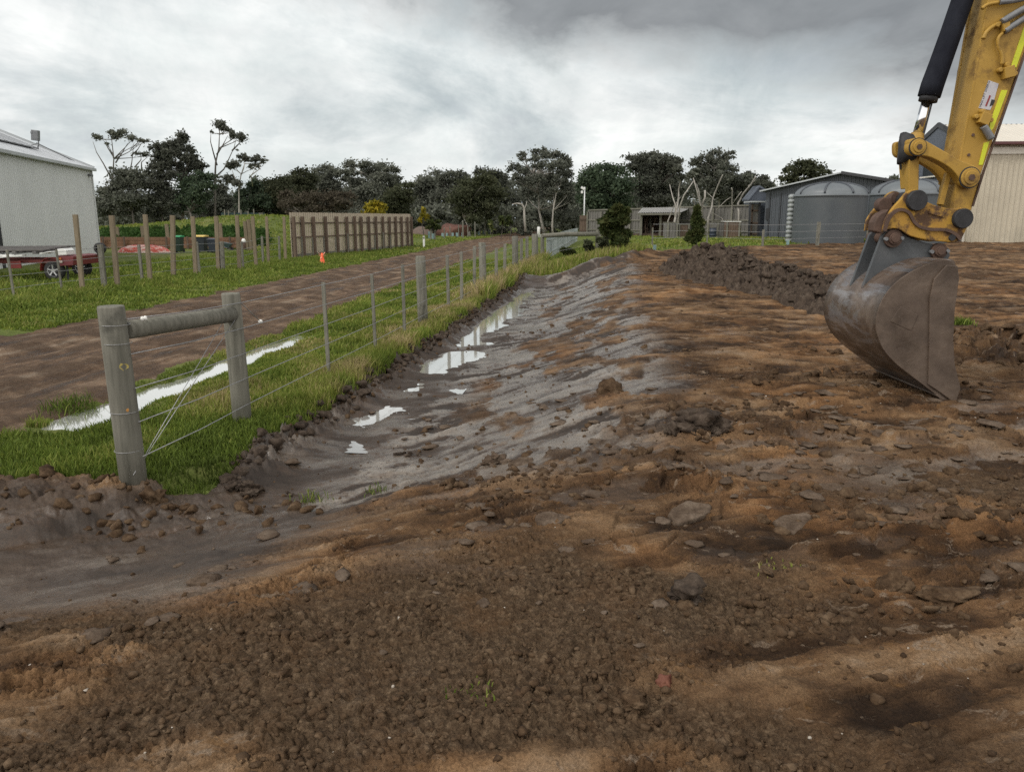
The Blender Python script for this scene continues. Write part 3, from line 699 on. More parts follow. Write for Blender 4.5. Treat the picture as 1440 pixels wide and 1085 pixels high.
def tuft(px, py, n, hgt, spread, label, tint=.3, name='grass_tuft'):
    p = G(px, py); r = RNG; x = r.normal(size=n)*spread; y = r.normal(size=n)*spread; z = ground_z(x+p.x, y+p.y)
    v, f, t = blades(x, y, z-bz(p.x, p.y), hgt*(.4+.8*r.random(n)), np.full(n, .008*max(1, p.y/7)), np.clip(tint+.15*r.normal(size=n), 0, 1), .9)
    o = mesh_np(name, v, f, GRASS, None, {'tint': t}); o.location = (p.x, p.y, bz(p.x, p.y)); tag(o, label, 'grass tuft')
tuft(437, 702, 70, .05, .09, 'small green tuft in the brown soil right of the ditch clods', .35)
tuft(528, 694, 34, .045, .06, 'sparse green sprig in the dark soil below the puddle', .25)
tuft(1350, 455, 240, .12, .09, 'bright green sprig behind the excavator bucket', .3)
tuft(318, 584-14, 420, .13, .12, 'dark clump of grass standing in the roadside puddle', .15) if False else None
tuft(108, 577, 420, .12, .13, 'dark clump of grass standing at the near end of the roadside puddle', .15)
tuft(1085, 795, 26, .025, .05, 'withered sprig on the pale soil before the broad slab', .7)
tuft(672, 975, 24, .03, .05, 'thin green wisp among the dark crumbs near the bottom', .45)
# ------------------------------------------------------------------ object materials
YEL = M('worn_yellow_paint', (.37, .22, .038), (.43, .26, .05), 5, rough=.5, bmp=.08, dirt=(.13, .075, .036), dirtscale=3.4, dlo=.52, dhi=.68, spec=.35)
YELR = M('scraped_yellow_paint', (.42, .24, .03), (.36, .19, .028), 9, rough=.6, bmp=.3, dirt=(.09, .05, .028), dirtscale=7, dlo=.46, dhi=.58)
RUST = M('rusty_iron', (.055, .032, .023), (.115, .068, .048), 9, rough=.75, bmp=.3, lo=.3, hi=.7)
BLACKR = M('black_rubber', (.014, .014, .016), (.03, .03, .033), 12, rough=.7, bmp=.15)
SLEEVE = M('black_cloth', (.012, .013, .019), (.022, .024, .032), 5, (1, 1, .6), rough=.95, bmp=.6, bd=.03, spec=.12)
CHROME = M('chromed_steel', (.75, .76, .78), rough=.12, metal=1)
STEEL = M('grey_steel', (.16, .165, .175), (.22, .225, .23), 8, rough=.5, metal=.3)
EAR = M('dark_plate_steel', (.055, .062, .068), (.085, .09, .095), 6, rough=.5, bmp=.1, dirt=(.13, .09, .065), dirtscale=3, dlo=.60, dhi=.75)
HIVIS = M('hi_vis_yellow_tape', (.62, .66, .02), (.56, .60, .02), 9, rough=.4, dirt=(.25, .2, .05), dirtscale=9, dlo=.66, dhi=.8)
STICKER = M('sticker_vinyl', (.55, .54, .56), (.46, .45, .50), 20, rough=.5)
INK = M('black_ink', (.02, .02, .02), rough=.6)
def mat_bucket():
    m, nt, b, N, L = _nt('muddy_bucket_steel'); P = coords(nt)
    a = noise(nt, P, 3.2, 7, .66, .5); s = noise(nt, coords(nt, (9, 1.2, 2)), 1.6, 6, .7, .4)
    c = ramp(nt, a, (.32, (.045, .028, .020)), (.5, (.095, .066, .048)), (.66, (.16, .122, .097)))
    metal = ramp(nt, s, (.5, 0), (.62, 1))
    c = mixc(nt, mth(nt, 'MULTIPLY', metal, .65), c, (.32, .31, .32)); L(c, b.inputs['Base Color'])
    c2 = noise(nt, P, 9, 6, .7); L(ramp(nt, s, (.42, .42), (.62, .22)), b.inputs['Roughness'])
    L(mth(nt, 'MULTIPLY', metal, .55), b.inputs['Metallic']); bump(nt, b, c2, .25, .01); return m
BUCKET = mat_bucket()
MUDPL = M('mud_caked_steel', (.055, .036, .024), (.125, .090, .066), 4, rough=.5, bmp=.5, bd=.02, dirt=(.08, .056, .042), dirtscale=2.2)
def wood(name, c1, c2, rnd=.15):
    return M(name, c1, c2, 5, (5, 5, .45), .85, bmp=.5, bd=.01, rnd=rnd, lo=.3, hi=.7, dirt=tuple(q*.45 for q in c1), dirtscale=3.5, dlo=.58, dhi=.78)
GREYWOOD = wood('weathered_post_wood', (.105, .102, .080), (.215, .205, .168))
TANWOOD = wood('new_treated_pine', (.135, .105, .068), (.23, .185, .125))
DKWOOD = wood('dark_stained_pine', (.085, .058, .042), (.14, .098, .07))
PALING = wood('pale_palings', (.34, .285, .215), (.50, .43, .34), .1)
GPALING = wood('grey_palings', (.105, .10, .09), (.18, .17, .155), .1)
REDWOOD = wood('rusty_sleeper_wood', (.17, .085, .05), (.25, .14, .085))
GALV = M('galvanised_wire', (.27, .27, .27), (.40, .40, .40), 30, rough=.5, metal=.5)
WHITEP = M('white_plastic', (.68, .68, .66), (.78, .78, .76), 8, rough=.5)
def steel_sheet(name, c, d=None): return M(name, c, tuple(q*1.12 for q in c), .8, (1, 1, .4), .45, lo=.3, hi=.7, dirt=d or tuple(q*.8 for q in c), dirtscale=.6, dlo=.5, dhi=.8)
WALLG = steel_sheet('pale_grey_sheeting', (.56, .575, .57), (.53, .545, .54)); ROOFG = steel_sheet('zinc_roof_sheeting', (.46, .48, .50)); TRIMG = steel_sheet('grey_trim', (.40, .42, .43))
BLUEG = steel_sheet('blue_grey_sheeting', (.060, .068, .080)); BLUEL = steel_sheet('blue_grey_cladding', (.085, .098, .122)); DKTRIM = steel_sheet('charcoal_trim', (.035, .036, .04))
CREAM = steel_sheet('cream_sheeting', (.47, .42, .325)); CREAMR = steel_sheet('cream_roof_sheeting', (.60, .56, .49), (.5, .45, .38)); CREAMT = steel_sheet('cream_trim', (.66, .62, .54)); MAROON = steel_sheet('maroon_gutter', (.10, .035, .035))
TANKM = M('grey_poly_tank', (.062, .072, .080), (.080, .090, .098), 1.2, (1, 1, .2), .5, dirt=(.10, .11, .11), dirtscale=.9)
GLASS = M('dark_glass', (.03, .035, .04), rough=.08)
PANEL = M('solar_cells', (.014, .018, .04), (.03, .035, .06), 3, rough=.12)
TYRE = M('tyre_rubber', (.018, .018, .02), (.035, .034, .033), 9, rough=.85); ALLOY = M('alloy_rim', (.55, .55, .56), rough=.35, metal=.7)
REDP = M('red_paint', (.20, .022, .022), (.27, .04, .036), 5, rough=.45, dirt=(.16, .06, .05), dirtscale=4)

# ------------------------------------------------------------------ excavator arm and bucket
def excavator():
    tip = G(1340, 566); Y0 = tip.y; Wd = 1.20; Yc = Y0+Wd/2+.02
    ex = thing('excavator', 'yellow excavator arm holding a mud caked bucket down on the brown soil', 'excavator', (tip.x-.4, Yc, bz(tip.x, Y0)))
    P0 = lambda q: PX(q[0], q[1], Y0)
    # bucket
    bk = bpy.data.objects.new('bucket', None); COL.objects.link(bk); bk.parent = ex
    back = [(1345, 373), (1334, 365.5), (1318, 367), (1305, 371), (1280, 383), (1257, 400), (1241, 421), (1233, 445), (1233, 468), (1243, 492), (1262, 513), (1293, 537), (1318, 555.5), (1340, 567)]
    def smooth(pts, n=4):
        out = []
        for i in range(len(pts)-1):
            p0, p1, p2, p3 = (Vector(pts[max(i-1, 0)]), Vector(pts[i]), Vector(pts[i+1]), Vector(pts[min(i+2, len(pts)-1)]))
            for k in range(n):
                t = k/n; out.append(.5*((2*p1)+(p2-p0)*t+(2*p0-5*p1+4*p2-p3)*t*t+(3*p1-p0-3*p2+p3)*t**3))
        out.append(Vector(pts[-1])); return [tuple(q) for q in out]
    bs = smooth(back); prof = [P0(q) for q in bs]
    cen = sum(prof, Vector())/len(prof)
    th = .022; inner = []
    for i, p in enumerate(prof):
        a = prof[max(i-1, 0)]; b = prof[min(i+1, len(prof)-1)]; d = (b-a).normalized(); n = Vector((d.z, 0, -d.x))
        if n.dot(cen-p) < 0: n = -n
        inner.append(p+n*th)
    mb = MB(); ys = [.014]+[Wd*k/7 for k in range(1, 7)]+[Wd-.014]; npf = len(prof)
    vs = [(p.x, p.y+y, p.z) for y in ys for p in prof]+[(p.x, p.y+y, p.z) for y in ys for p in inner]; nY = len(ys); o2 = nY*npf; fs = []
    for j in range(nY-1):
        for i in range(npf-1):
            a = j*npf+i; fs += [(a, a+1, a+npf+1, a+npf), (o2+a, o2+a+npf, o2+a+npf+1, o2+a+1)]
        for i in (0, npf-1): a = j*npf+i; fs.append((a, a+npf, o2+a+npf, o2+a))
    for i in range(npf-1):
        for j in (0, nY-1): a = j*npf+i; fs.append((a, a+1, o2+a+1, o2+a))
    mb.add(vs, fs, 0, True); sh = mb.build('shell', BUCKET, bk); sh.data.update()
    sidepts = bs+[(1346, 542), (1339, 511), (1337, 479), (1339.5, 436), (1347, 392)]
    for y in (0, Wd-.016):
        MB().prism([P0(q)+Vector((0, y, 0)) for q in sidepts], (0, .016, 0)).build('side_plate', MUDPL, bk, .004)
    # side cutters with their bolted straps, worn welt down each side
    cut = [(1306, 420), (1312, 392), (1330, 372), (1345, 374), (1347, 392), (1341, 436), (1339, 479), (1341, 511), (1349, 545), (1342, 567), (1322, 552), (1304, 540), (1305, 500)]
    for y, d in ((-.022, .024), (Wd-.002, .024)):
        MB().prism([P0(q)+Vector((0, y, 0)) for q in cut], (0, d, 0)).build('side_cutter', MUDPL, bk, .006)
    ce = MB(); a = P0((1341, 570)); b = P0((1318, 553)); c = P0((1340, 562))
    ce.prism([a+Vector((0, -.01, 0)), b+Vector((0, -.01, 0)), P0((1316, 556))+Vector((0, -.01, 0)), P0((1340, 575))+Vector((0, -.01, 0))], (0, Wd+.02, 0)); ce.build('cutting_edge', MUDPL, bk, .004)
    wp = [(1266, 431), (1291, 443), (1281, 465), (1252, 452)]
    MB().prism([P0(q)+Vector((0, -.004, 0)) for q in wp], (0, .008, 0)).build('maker_plate', MUDPL, bk, .003)
    lip = MB(); lip.tube([P0((1338, 372))+Vector((0, k, 0)) for k in (.02, Wd-.02)], .045, 14); lip.build('torsion_tube', BUCKET, bk)
    # mounting ears
    ear = [(1212.5, 405), (1240, 331), (1247, 325), (1257, 322), (1266, 325), (1277, 333), (1300, 341), (1315, 344), (1327, 343), (1335, 350), (1336, 360), (1330, 370), (1318, 392), (1262, 420)]
    for y in (-.14, .12):
        MB().prism([PX(px, py, Yc-.14)+Vector((0, y+.14, 0)) for px, py in ear], (0, .035, 0)).build('mounting_ear', EAR, bk, .006)
    for (px, py, r) in ((1259, 335.5, .075), (1323.5, 353.5, .068)):
        c = PX(px, py, Yc-.20); pm = MB()
        pm.lathe(c+Vector((0, .06, 0)), [(0, 0), (r*.7, 0), (r*.74, .012), (r*.74, .02), (r, .022), (r*1.15, .06), (r*1.15, .10), (0, .10)], 24, ax=(0, 1, 0)) if False else None
        pm.cyl(c, c+Vector((0, .5, 0)), r*.72, 22).cyl(c+Vector((0, .025, 0)), c+Vector((0, .065, 0)), r*1.12, 24).cyl(c+Vector((0, -.012, 0)), c+Vector((0, .01, 0)), r*.5, 18)
        pm.build('pin', RUST, bk, .004)
        bl = MB(); e = PX(px-12, py+.5, Yc-.19); f = PX(px+10.5, py-.5, Yc-.19)
        bl.cyl(e, e+Vector((0, .05, 0)), .018, 8).build('pin_bolt', STEEL, bk); MB().cyl(f, f+Vector((0, .05, 0)), .016, 8).build('pin_bolt', STEEL, bk)
    # quick hitch
    Yh = Yc-.20; hp = lambda q, dy=0: PX(q[0], q[1], Yh)+Vector((0, dy, 0))
    qh = bpy.data.objects.new('quick_hitch', None); COL.objects.link(qh); qh.parent = ex
    body = [(1241, 326), (1244, 309), (1256, 292), (1266, 281), (1276, 270), (1288, 267), (1299, 275), (1303, 283), (1309, 286), (1320, 290), (1337, 293), (1352, 292), (1363, 297), (1365, 308), (1360, 320), (1352, 336), (1340, 341), (1328, 340), (1307, 338), (1281, 332), (1268, 324), (1256, 321)]
    for y in (0, .36):
        MB().prism([hp(q, y) for q in smooth(body+[body[0]], 3)[:-1]], (0, .04, 0)).build('cheek_plate', YELR, qh, .008)
    mid = MB(); mid.prism([hp(q, .04) for q in [(1268, 322), (1262, 300), (1276, 285), (1300, 288), (1345, 303), (1350, 325), (1330, 334), (1290, 330)]], (0, .32, 0)); mid.build('core', RUST, qh, .01)
    rib = smooth([(1243, 325), (1249, 307), (1259, 296.5), (1269, 295), (1278, 300), (1284, 311), (1293, 319), (1308, 322.5), (1328, 323), (1342, 329), (1349, 337)], 3)
    mr = MB(); w_ = []
    for i, q in enumerate(rib):
        p_, n_ = Vector(rib[max(i-1, 0)]), Vector(rib[min(i+1, len(rib)-1)]); d_ = (n_-p_).normalized(); w_.append((q, (-d_.y, d_.x)))
    for (q, n1), (q2, n2) in zip(w_[:-1], w_[1:]): mr.prism([hp((q[0]-n1[0]*2.2, q[1]-n1[1]*2.2), -.022), hp((q2[0]-n2[0]*2.2, q2[1]-n2[1]*2.2), -.022), hp((q2[0]+n2[0]*2.2, q2[1]+n2[1]*2.2), -.022), hp((q[0]+n1[0]*2.2, q[1]+n1[1]*2.2), -.022)], (0, .03, 0))
    mr.build('edge_flange', RUST, qh)
    jaw = MB(); jaw.prism([hp(q, .02) for q in [(1230, 325), (1231, 313), (1235, 305), (1240, 300), (1246, 297), (1252, 294), (1246, 309), (1243, 329)]], (0, .13, 0)); jaw.build('front_jaw', RUST, qh, .012)
    gj = MB(); e = PX(1245, 288, Yc-.06); gj.cyl(e, e+Vector((0, .10, 0)), .068, 20).cyl(PX(1260, 279, Yc+.02), PX(1260, 279, Yc+.02)+Vector((0, .10, 0)), .055, 18); gj.build('lock_cylinder', RUST, qh, .008)
    MB().prism([hp(q, -.012) for q in [(1307, 294), (1329, 299.5), (1326.5, 306), (1304.5, 300)]], (0, .014, 0)).build('raised_plate', YELR, qh, .004)
    for (px, py, r) in ((1287.5, 282, .094), (1351.8, 307.3, .091)):
        c = hp((px, py), -.05); MB().tube([c, c+Vector((0, .012, 0)), c+Vector((0, .05, 0)), c+Vector((0, .46, 0))], [r*.93, r, r, r*.8], 28).build('pin_cap', BLACKR, qh)
    c = hp((1338, 334), -.02); MB().cyl(c, c+Vector((0, .05, 0)), .03, 14).build('release_hole', BLACKR, qh)
    # bucket link
    lk = MB(); a = PX(1286, 207, Yc-.13); b = PX(1284.5, 283, Yc-.13)
    lk.bar(a+Vector((0, .035, 0)), b+Vector((0, .035, 0)), .095, .07, (0, 1, 0)).bar(a+Vector((-.005, .13, -.12)), b+Vector((-.005, .13, .12)), .075, .12, (0, 1, 0))
    lk.build('bucket_link', YEL, ex, .008)
    # rocker arms
    rk = [(1281, 205), (1282, 197), (1288, 194), (1297, 195), (1315, 205), (1338, 218), (1352, 226), (1370, 233), (1378, 241), (1379, 252), (1374, 261), (1364, 265), (1355, 261), (1347, 248), (1337, 237), (1323, 228), (1305, 220), (1288, 218), (1282, 213)]
    rp = smooth(rk+[rk[0]], 3)[:-1]; Yr = Yc-.24
    for y, d in ((0, .13), (.30, .07)):
        MB().prism([PX(px, py, Yr)+Vector((0, y, 0)) for px, py in rp], (0, d, 0)).build('rocker_arm', YEL, ex, .008)
    for (px, py, r) in ((1290.5, 206.8, .072), (1363.7, 249.8, .086)):
        c = PX(px, py, Yr); pm = MB()
        pm.cyl(c+Vector((0, -.02, 0)), c+Vector((0, .20, 0)), r, 26).cyl(c+Vector((0, -.032, 0)), c+Vector((0, -.01, 0)), r*.72, 22)
        o = pm.build('rocker_pin', YEL, ex, .006); q = MB(); q.cyl(c+Vector((0, -.04, 0)), c+Vector((0, -.025, 0)), r*.36, 6); q.build('pin_bolt', RUST, o)
        g = MB(); g.cyl(c+Vector((0, -.006, 0)), c+Vector((0, .004, 0)), r*1.13, 26); g.build('grease_ring', BLACKR, o)
    # stick (dipper)
    Ys = Yc-.145; sp_ = lambda q, dy=0: PX(q[0], q[1], Ys)+Vector((0, dy, 0))
    stk = [(1341, 296), (1344, 262), (1356, 190), (1386, 25), (1420, -165), (1450, -215), (1500, -225), (1530, -190), (1520, -150), (1440, 75), (1407, 168), (1381, 240), (1366, 296)]
    MB().prism([sp_(q) for q in stk], (0, .29, 0)).build('stick', YEL, ex, .008)
    # raised front edge strips, the weld lip down the rear edge
    for k, (x0, x1) in enumerate(((0, 1), (0, 1))):
        y = (-.004, .264)[k]; m = MB(); m.bar(sp_((1345, 258), y+.02), sp_((1386, 27), y+.02), .02, .035, (0, 1, 0)).bar(sp_((1386, 27), y+.02), sp_((1419, -160), y+.02), .02, .035, (0, 1, 0)); m.build('edge_strip', YEL, ex, .004)
    m = MB(); m.bar(sp_((1367, 290), -.006), sp_((1383, 240), -.006), .016, .02, (0, 1, 0)).bar(sp_((1383, 240), -.006), sp_((1440.5, 75), -.006), .016, .02, (0, 1, 0)).bar(sp_((1440.5, 75), -.006), sp_((1520, -150), -.006), .016, .02, (0, 1, 0)); m.build('weld_lip', RUST, ex)
    hg = MB(); hg.tube([PX(px, py, Yc+.17) for px, py in ((1350, 156), (1346, 145), (1352, 100), (1362, 64), (1368, 58))], .035, 10); hg.build('hose_guard', RUST, ex)
    # bucket cylinder: sleeve, chromed rod and end fittings
    cy = MB(); path = [(1361, -130), (1366, -40), (1353.5, 0), (1340, 40), (1323, 88), (1310, 122), (1306.5, 137)]
    path = [(1412, -160), (1385, -88), (1353.5, 0), (1338, 45), (1322, 90), (1311, 120), (1306.7, 136)]
    cy.tube([PX(px, py, Yc) for px, py in path], [.092, .092, .092, .091, .093, .098, .098], 22, jit=.05); o = cy.build('cylinder_sleeve', SLEEVE, ex)
    c2 = MB(); c2.tube([PX(1307, 134, Yc), PX(1304.5, 143, Yc)], .082, 20); c2.build('gland', BLACKR, o)
    MB().tube([PX(1303.5, 140, Yc), PX(1290, 189, Yc)], .042, 18).build('cylinder_rod', CHROME, ex)
    MB().bar(PX(1309, 142, Yc+.05), PX(1296.5, 190, Yc+.05), .025, .045, (0, 1, 0)).build('dark_bar', DKTRIM, ex)  # thin dark bar alongside the rod
    re = MB(); re.tube([PX(1290.5, 187, Yc), PX(1287.5, 199, Yc)], [.055, .075], 16).cyl(PX(1289.5, 206, Yc-.10), PX(1289.5, 206, Yc-.10)+Vector((0, .16, 0)), .08, 22); re.build('rod_eye', YEL, ex, .006)
    sl = MB(); v, f = lumpy(3, 77, .22, 1); c = PX(1272.5, 209, Yc-.04); sl.add([(c.x+q[0]*.085, c.y+q[1]*.12, c.z+q[2]*.14) for q in v], [tuple(q) for q in f], 0, True)
    sl.tube([PX(1268, 222, Yc+.02), PX(1270, 236, Yc+.02), PX(1276, 246, Yc+.02)], .03, 8); sl.build('dust_boot', BLACKR, ex)
    # tape, plate, hydraulic pipes and clamps on the near face
    fx = lambda pts, dy, d=.004: MB().prism([sp_(q, dy) for q in pts], (0, d, 0))
    for pts in ([(1452, 0), (1461, 0), (1429, 95), (1421, 95)], [(1408, 127), (1416.5, 127), (1397, 180), (1390.5, 188), (1392, 172)], [(1383.5, 201), (1391, 199), (1381.5, 232), (1376, 232)]):
        fx(pts, -.004).build('reflective_tape', HIVIS, ex)
    st_q = [(1376, 152), (1390, 113), (1404, 118), (1396, 147), (1392, 155)]
    o = fx(st_q, -.004).build('capacity_sticker', STICKER, ex)
    bar = fx([(1385, 149), (1391, 134), (1393, 135), (1387, 150)], -.006, .002).build('red_stripe', M('sticker_red', (.25, .03, .03), rough=.5), o)
    fx([(1391, 150), (1394, 140), (1399, 141), (1396, 148)], -.006, .002).build('pictogram', INK, o)
    a = sp_((1379.2, 151), -.0065); b = sp_((1391.5, 115), -.0065); d = (b-a); cu = bpy.data.curves.new('lettering', 'FONT'); cu.body = 'MAX LIFT 2500KG'; cu.align_x = 'LEFT'
    t = bpy.data.objects.new('lettering', cu); COL.objects.link(t); cu.materials.append(INK); cu.size = 1; bpy.context.view_layer.update()
    k = d.length/max(t.dimensions.x, .01); cu.size = k*1.0; x = d.normalized(); n = Vector((0, -1, 0)); y = n.cross(x)
    rot = Matrix((x, y, n)).transposed().to_4x4(); t.matrix_world = Matrix.Translation(a-origin(o)) @ rot; bpy.context.view_layer.update()
    me = bpy.data.meshes.new_from_object(t.evaluated_get(bpy.context.evaluated_depsgraph_get())); t2 = bpy.data.objects.new('lettering', me); COL.objects.link(t2); t2.matrix_local = t.matrix_world.copy(); t2.parent = o; bpy.data.objects.remove(t)
    def pipe(name, pts, r, mat, dy=-.05): m = MB(); m.tube([sp_(q, dy) for q in smooth(pts, 4)], r, 10); return m.build(name, mat, ex)
    pipe('hydraulic_pipe', [(1380, 56), (1384, 47), (1393, 39), (1404, 34)], .018, YEL, -.03); pipe('hydraulic_hose', [(1404, 33), (1418, 24), (1432, 16), (1450, 6), (1490, -30)], .028, STEEL, -.05)
    pipe('hydraulic_pipe', [(1406, 92), (1406, 80), (1401, 66), (1401, 55), (1408, 47)], .015, YEL, -.03); pipe('hydraulic_hose', [(1408, 46), (1420, 38), (1434, 29), (1452, 18), (1495, -20)], .028, STEEL, -.045)
    pipe('hydraulic_pipe', [(1378, 14), (1386, 8), (1402, 5)], .016, YEL, -.03); pipe('hydraulic_hose', [(1402, 5), (1420, 3), (1440, -2), (1470, -16)], .024, STEEL, -.04)
    for q in ((1414, 103), (1380.5, 168), (1410, 40)):
        m = MB(); c = sp_(q, -.035); rot = Matrix.Rotation(R(20 if q[0] < 1400 else -14), 3, 'Y'); m.box(c, (.095, .07, .10) if q[1] > 60 else (.06, .06, .07), rot)
        for dx, dz in ((-.075, .02), (.06, -.01), (-.02, .065)): m.cyl(c+Vector((dx, -.02, dz)), c+Vector((dx, .03, dz)), .022, 8)
        m.build('pipe_clamp', YEL, ex, .006)
    pipe('breaker_hose', [(1379, 178), (1384, 186), (1390, 196)], .032, STEEL, -.045)
    for q in ((1362, 218), (1368, 190), (1352, 262)):
        m = MB(); m.cyl(sp_(q, -.01), sp_(q, .01), .014, 8); m.build('bolt', RUST, ex)
    gp = MB(); gp.bar(PX(1322, 288, Yc-.1), PX(1333, 243, Yc-.1), .05, .05, (0, 1, 0)); gp.build('stick_end_rib', YEL, ex, .006); MB().bar(PX(1323, 289, Yc+.1), PX(1334, 246, Yc+.1), .06, .04, (0, 1, 0)).build('stick_end_rib', YEL, ex, .006)
    # the boom continues out of the picture
    bm_ = MB(); bq = [(1455, -150), (1480, -250), (1700, -420), (2000, -400), (2350, -100), (2330, -20), (1980, -280), (1720, -300), (1530, -170)]
    bm_.prism([PX(px, py, Yc-.22) for px, py in bq], (0, .44, 0)); bm_.build('boom', YEL, ex, .02)
excavator()

# ------------------------------------------------------------------ the wire fence along the ditch
def fence_xy(px):
    x0, y0 = xy(0, FT); k = pxx(px, x0, y0, sta, cta, 0); return x0+sta*k, y0+cta*k, k
def post_tube(mb, x, y, z0, z1, r, lx=0, ly=0, n=14, m=0):
    h = z1-z0; mb.tube([(x, y, z0-.12), (x+lx*.3, y+ly*.3, z0+h*.3), (x+lx*.7, y+ly*.7, z0+h*.7), (x+lx, y+ly, z1-.012), (x+lx, y+ly, z1)], [r*1.03, r*1.02, r, r*.98, r*.93], n, m, True, .02)
def wire_fence():
    f = thing('wire_fence', 'weathered post and wire fence running along the grassy edge of the muddy ditch', 'fence', (*xy(5.5, FT), 0))
    big = [(189, 430, 18.5), (341.5, 412, 13), (595, 360, 7.0), (679.5, 341, 5), (725, 332, 4.5), (752.5, 329, 4.5)]
    x1, y1, s1 = fence_xy(190); x2, y2, s2 = fence_xy(342)
    tops = []
    for i, (px, ty, hw) in enumerate(big):
        x, y, s = fence_xy(px); z1 = vertz(x, y, ty); r = hw/F*y*1.0
        m = MB(); post_tube(m, x, y, -.04, z1, r, *((-.03, 0) if i == 0 else (-.02, .0))); o = m.build('strainer_post' if i in (0, 5) else 'post', GREYWOOD, f); tops.append((x, y, s, z1, r))
        if i == 0:
            for zz, c in ((.42, 0), (.80, 0), (.90, 0), (.2, 0)):
                w = MB(); w.tube([(x-.012+math.cos(a)*(r+.004), y+math.sin(a)*(r+.004), zz*z1) for a in np.linspace(0, 6.3, 25)], .0022, 5); w.build('wire_loop', GALV, o)
            pm = M('yellow_spray_paint', (.45, .35, .08), (.40, .31, .09), 9, rough=.7)
    for px, ty in [(462, 403), (527.5, 391), (569, 376), (630.5, 362), (649.5, 357), (667.5, 349), (698, 351), (710, 345), (741, 334), (733, 337)]:
        x, y, s = fence_xy(px); z1 = vertz(x, y, ty); m = MB(); r = max(.03, 3.2/F*y*.9); m.box((x, y, z1/2), (r*1.4, r*1.1, z1+.1), Matrix.Rotation(random.uniform(-.02, .02), 3, 'Y')@Matrix.Rotation(-TA, 3, 'Z')); m.build('dropper', GREYWOOD, f, .004)
    # brace rail and brace wires at the strainer
    p1 = Vector((x1-.01, y1, vertz(x1, y1, 466))); p2 = Vector((x2, y2, vertz(x2, y2, 441))); d = (p2-p1).normalized()
    m = MB(); a = p1+d*tops[0][4]*.9; b = p2-d*tops[1][4]*.8; m.tube([a+(b-a)*k for k in (0, .25, .5, .75, 1)], [.064, .067, .065, .067, .07], 14, jit=.03); m.build('brace_rail', GREYWOOD, f)
    m = MB()
    for e in (-.05, .05): m.tube([Vector((x1+.05, y1-.1+e*.2, .10+.05*e)), Vector((x2+e, y2, tops[1][3]*.86))], .003, 6)
    m.build('brace_wire', GALV, f)
    m = MB(); ends = [tops[0]]+tops[1:]
    for k, zf in enumerate((.16, .36, .55, .74, .93)):
        pts = []
        for i, (x, y, s, z1, r) in enumerate(ends):
            pts.append(Vector((x+r*.9, y-.01, z1*zf)))
            if i < len(ends)-1:
                n = ends[i+1]; q = (Vector((x+r, y, z1*zf))+Vector((n[0]+n[4]*.9, n[1], n[3]*zf)))/2; pts.append(q-Vector((0, 0, .012)))
        m.tube(pts, .0042, 5)
    m.build('wire', GALV, f)
    ins = M('insulator_white', (.75, .74, .70), rough=.4)
    m = MB(); c = Vector((x1+.16, y1+.05, vertz(x1, y1, 449))); m.lathe(c, [(.0, -.02), (.014, -.018), (.019, -.006), (.012, 0), (.019, .006), (.014, .018), (0, .02)], 14, ax=(1, .4, .2)); m.build('insulator', ins, f)
    pa = Vector((x2, y2, vertz(x2, y2, 416))); xi, yi, _ = fence_xy(375); pb = Vector((xi, yi, vertz(xi, yi, 452))); m = MB(); m.tube([pa, (pa+pb)/2, pb], .004, 5); m.build('hanging_wire', GALV, f)
    m = MB(); m.lathe(pb, [(.0, -.022), (.013, -.019), (.02, -.006), (.02, .006), (.013, .019), (0, .022)], 12, ax=(0, 1, 0)); m.build('insulator', ins, f)
    # spray marks and bolt holes on the strainer
    for (px, py, w, h, mat) in ((183, 513, .06, .03, M('yellow_spray_paint', (.42, .34, .10), rough=.8)), (190, 573, .022, .014, M('orange_spray_paint', (.5, .24, .06), rough=.8)), (161.5, 493.5, .008, .008, INK), (173, 494, .008, .008, INK)):
        d = ray(px, py); z = vertz(x1, y1, py); rr = tops[0][4]; u = x1-.03*z/tops[0][3]; dx_ = (px-188+.09*(662-py))/F*y1
        ang = math.asin(max(-.9, min(.9, dx_/rr))); m = MB(); loop = []
        for k in range(16):
            a = k*math.pi/8; q = .8+.3*random.random(); an = ang+w*q*math.cos(a)/rr; zz = z+h*q*math.sin(a); loop.append(Vector((u+math.sin(an)*(rr+.004), y1-math.cos(an)*(rr+.004), zz)))
        cc = Vector((u+math.sin(ang)*(rr+.006), y1-math.cos(ang)*(rr+.006), z)); m.add(loop+[cc], [(k, (k+1) % 16, 16) for k in range(16)]); m.build('paint_mark' if w > .01 else 'bolt_hole', mat, f)
wire_fence()
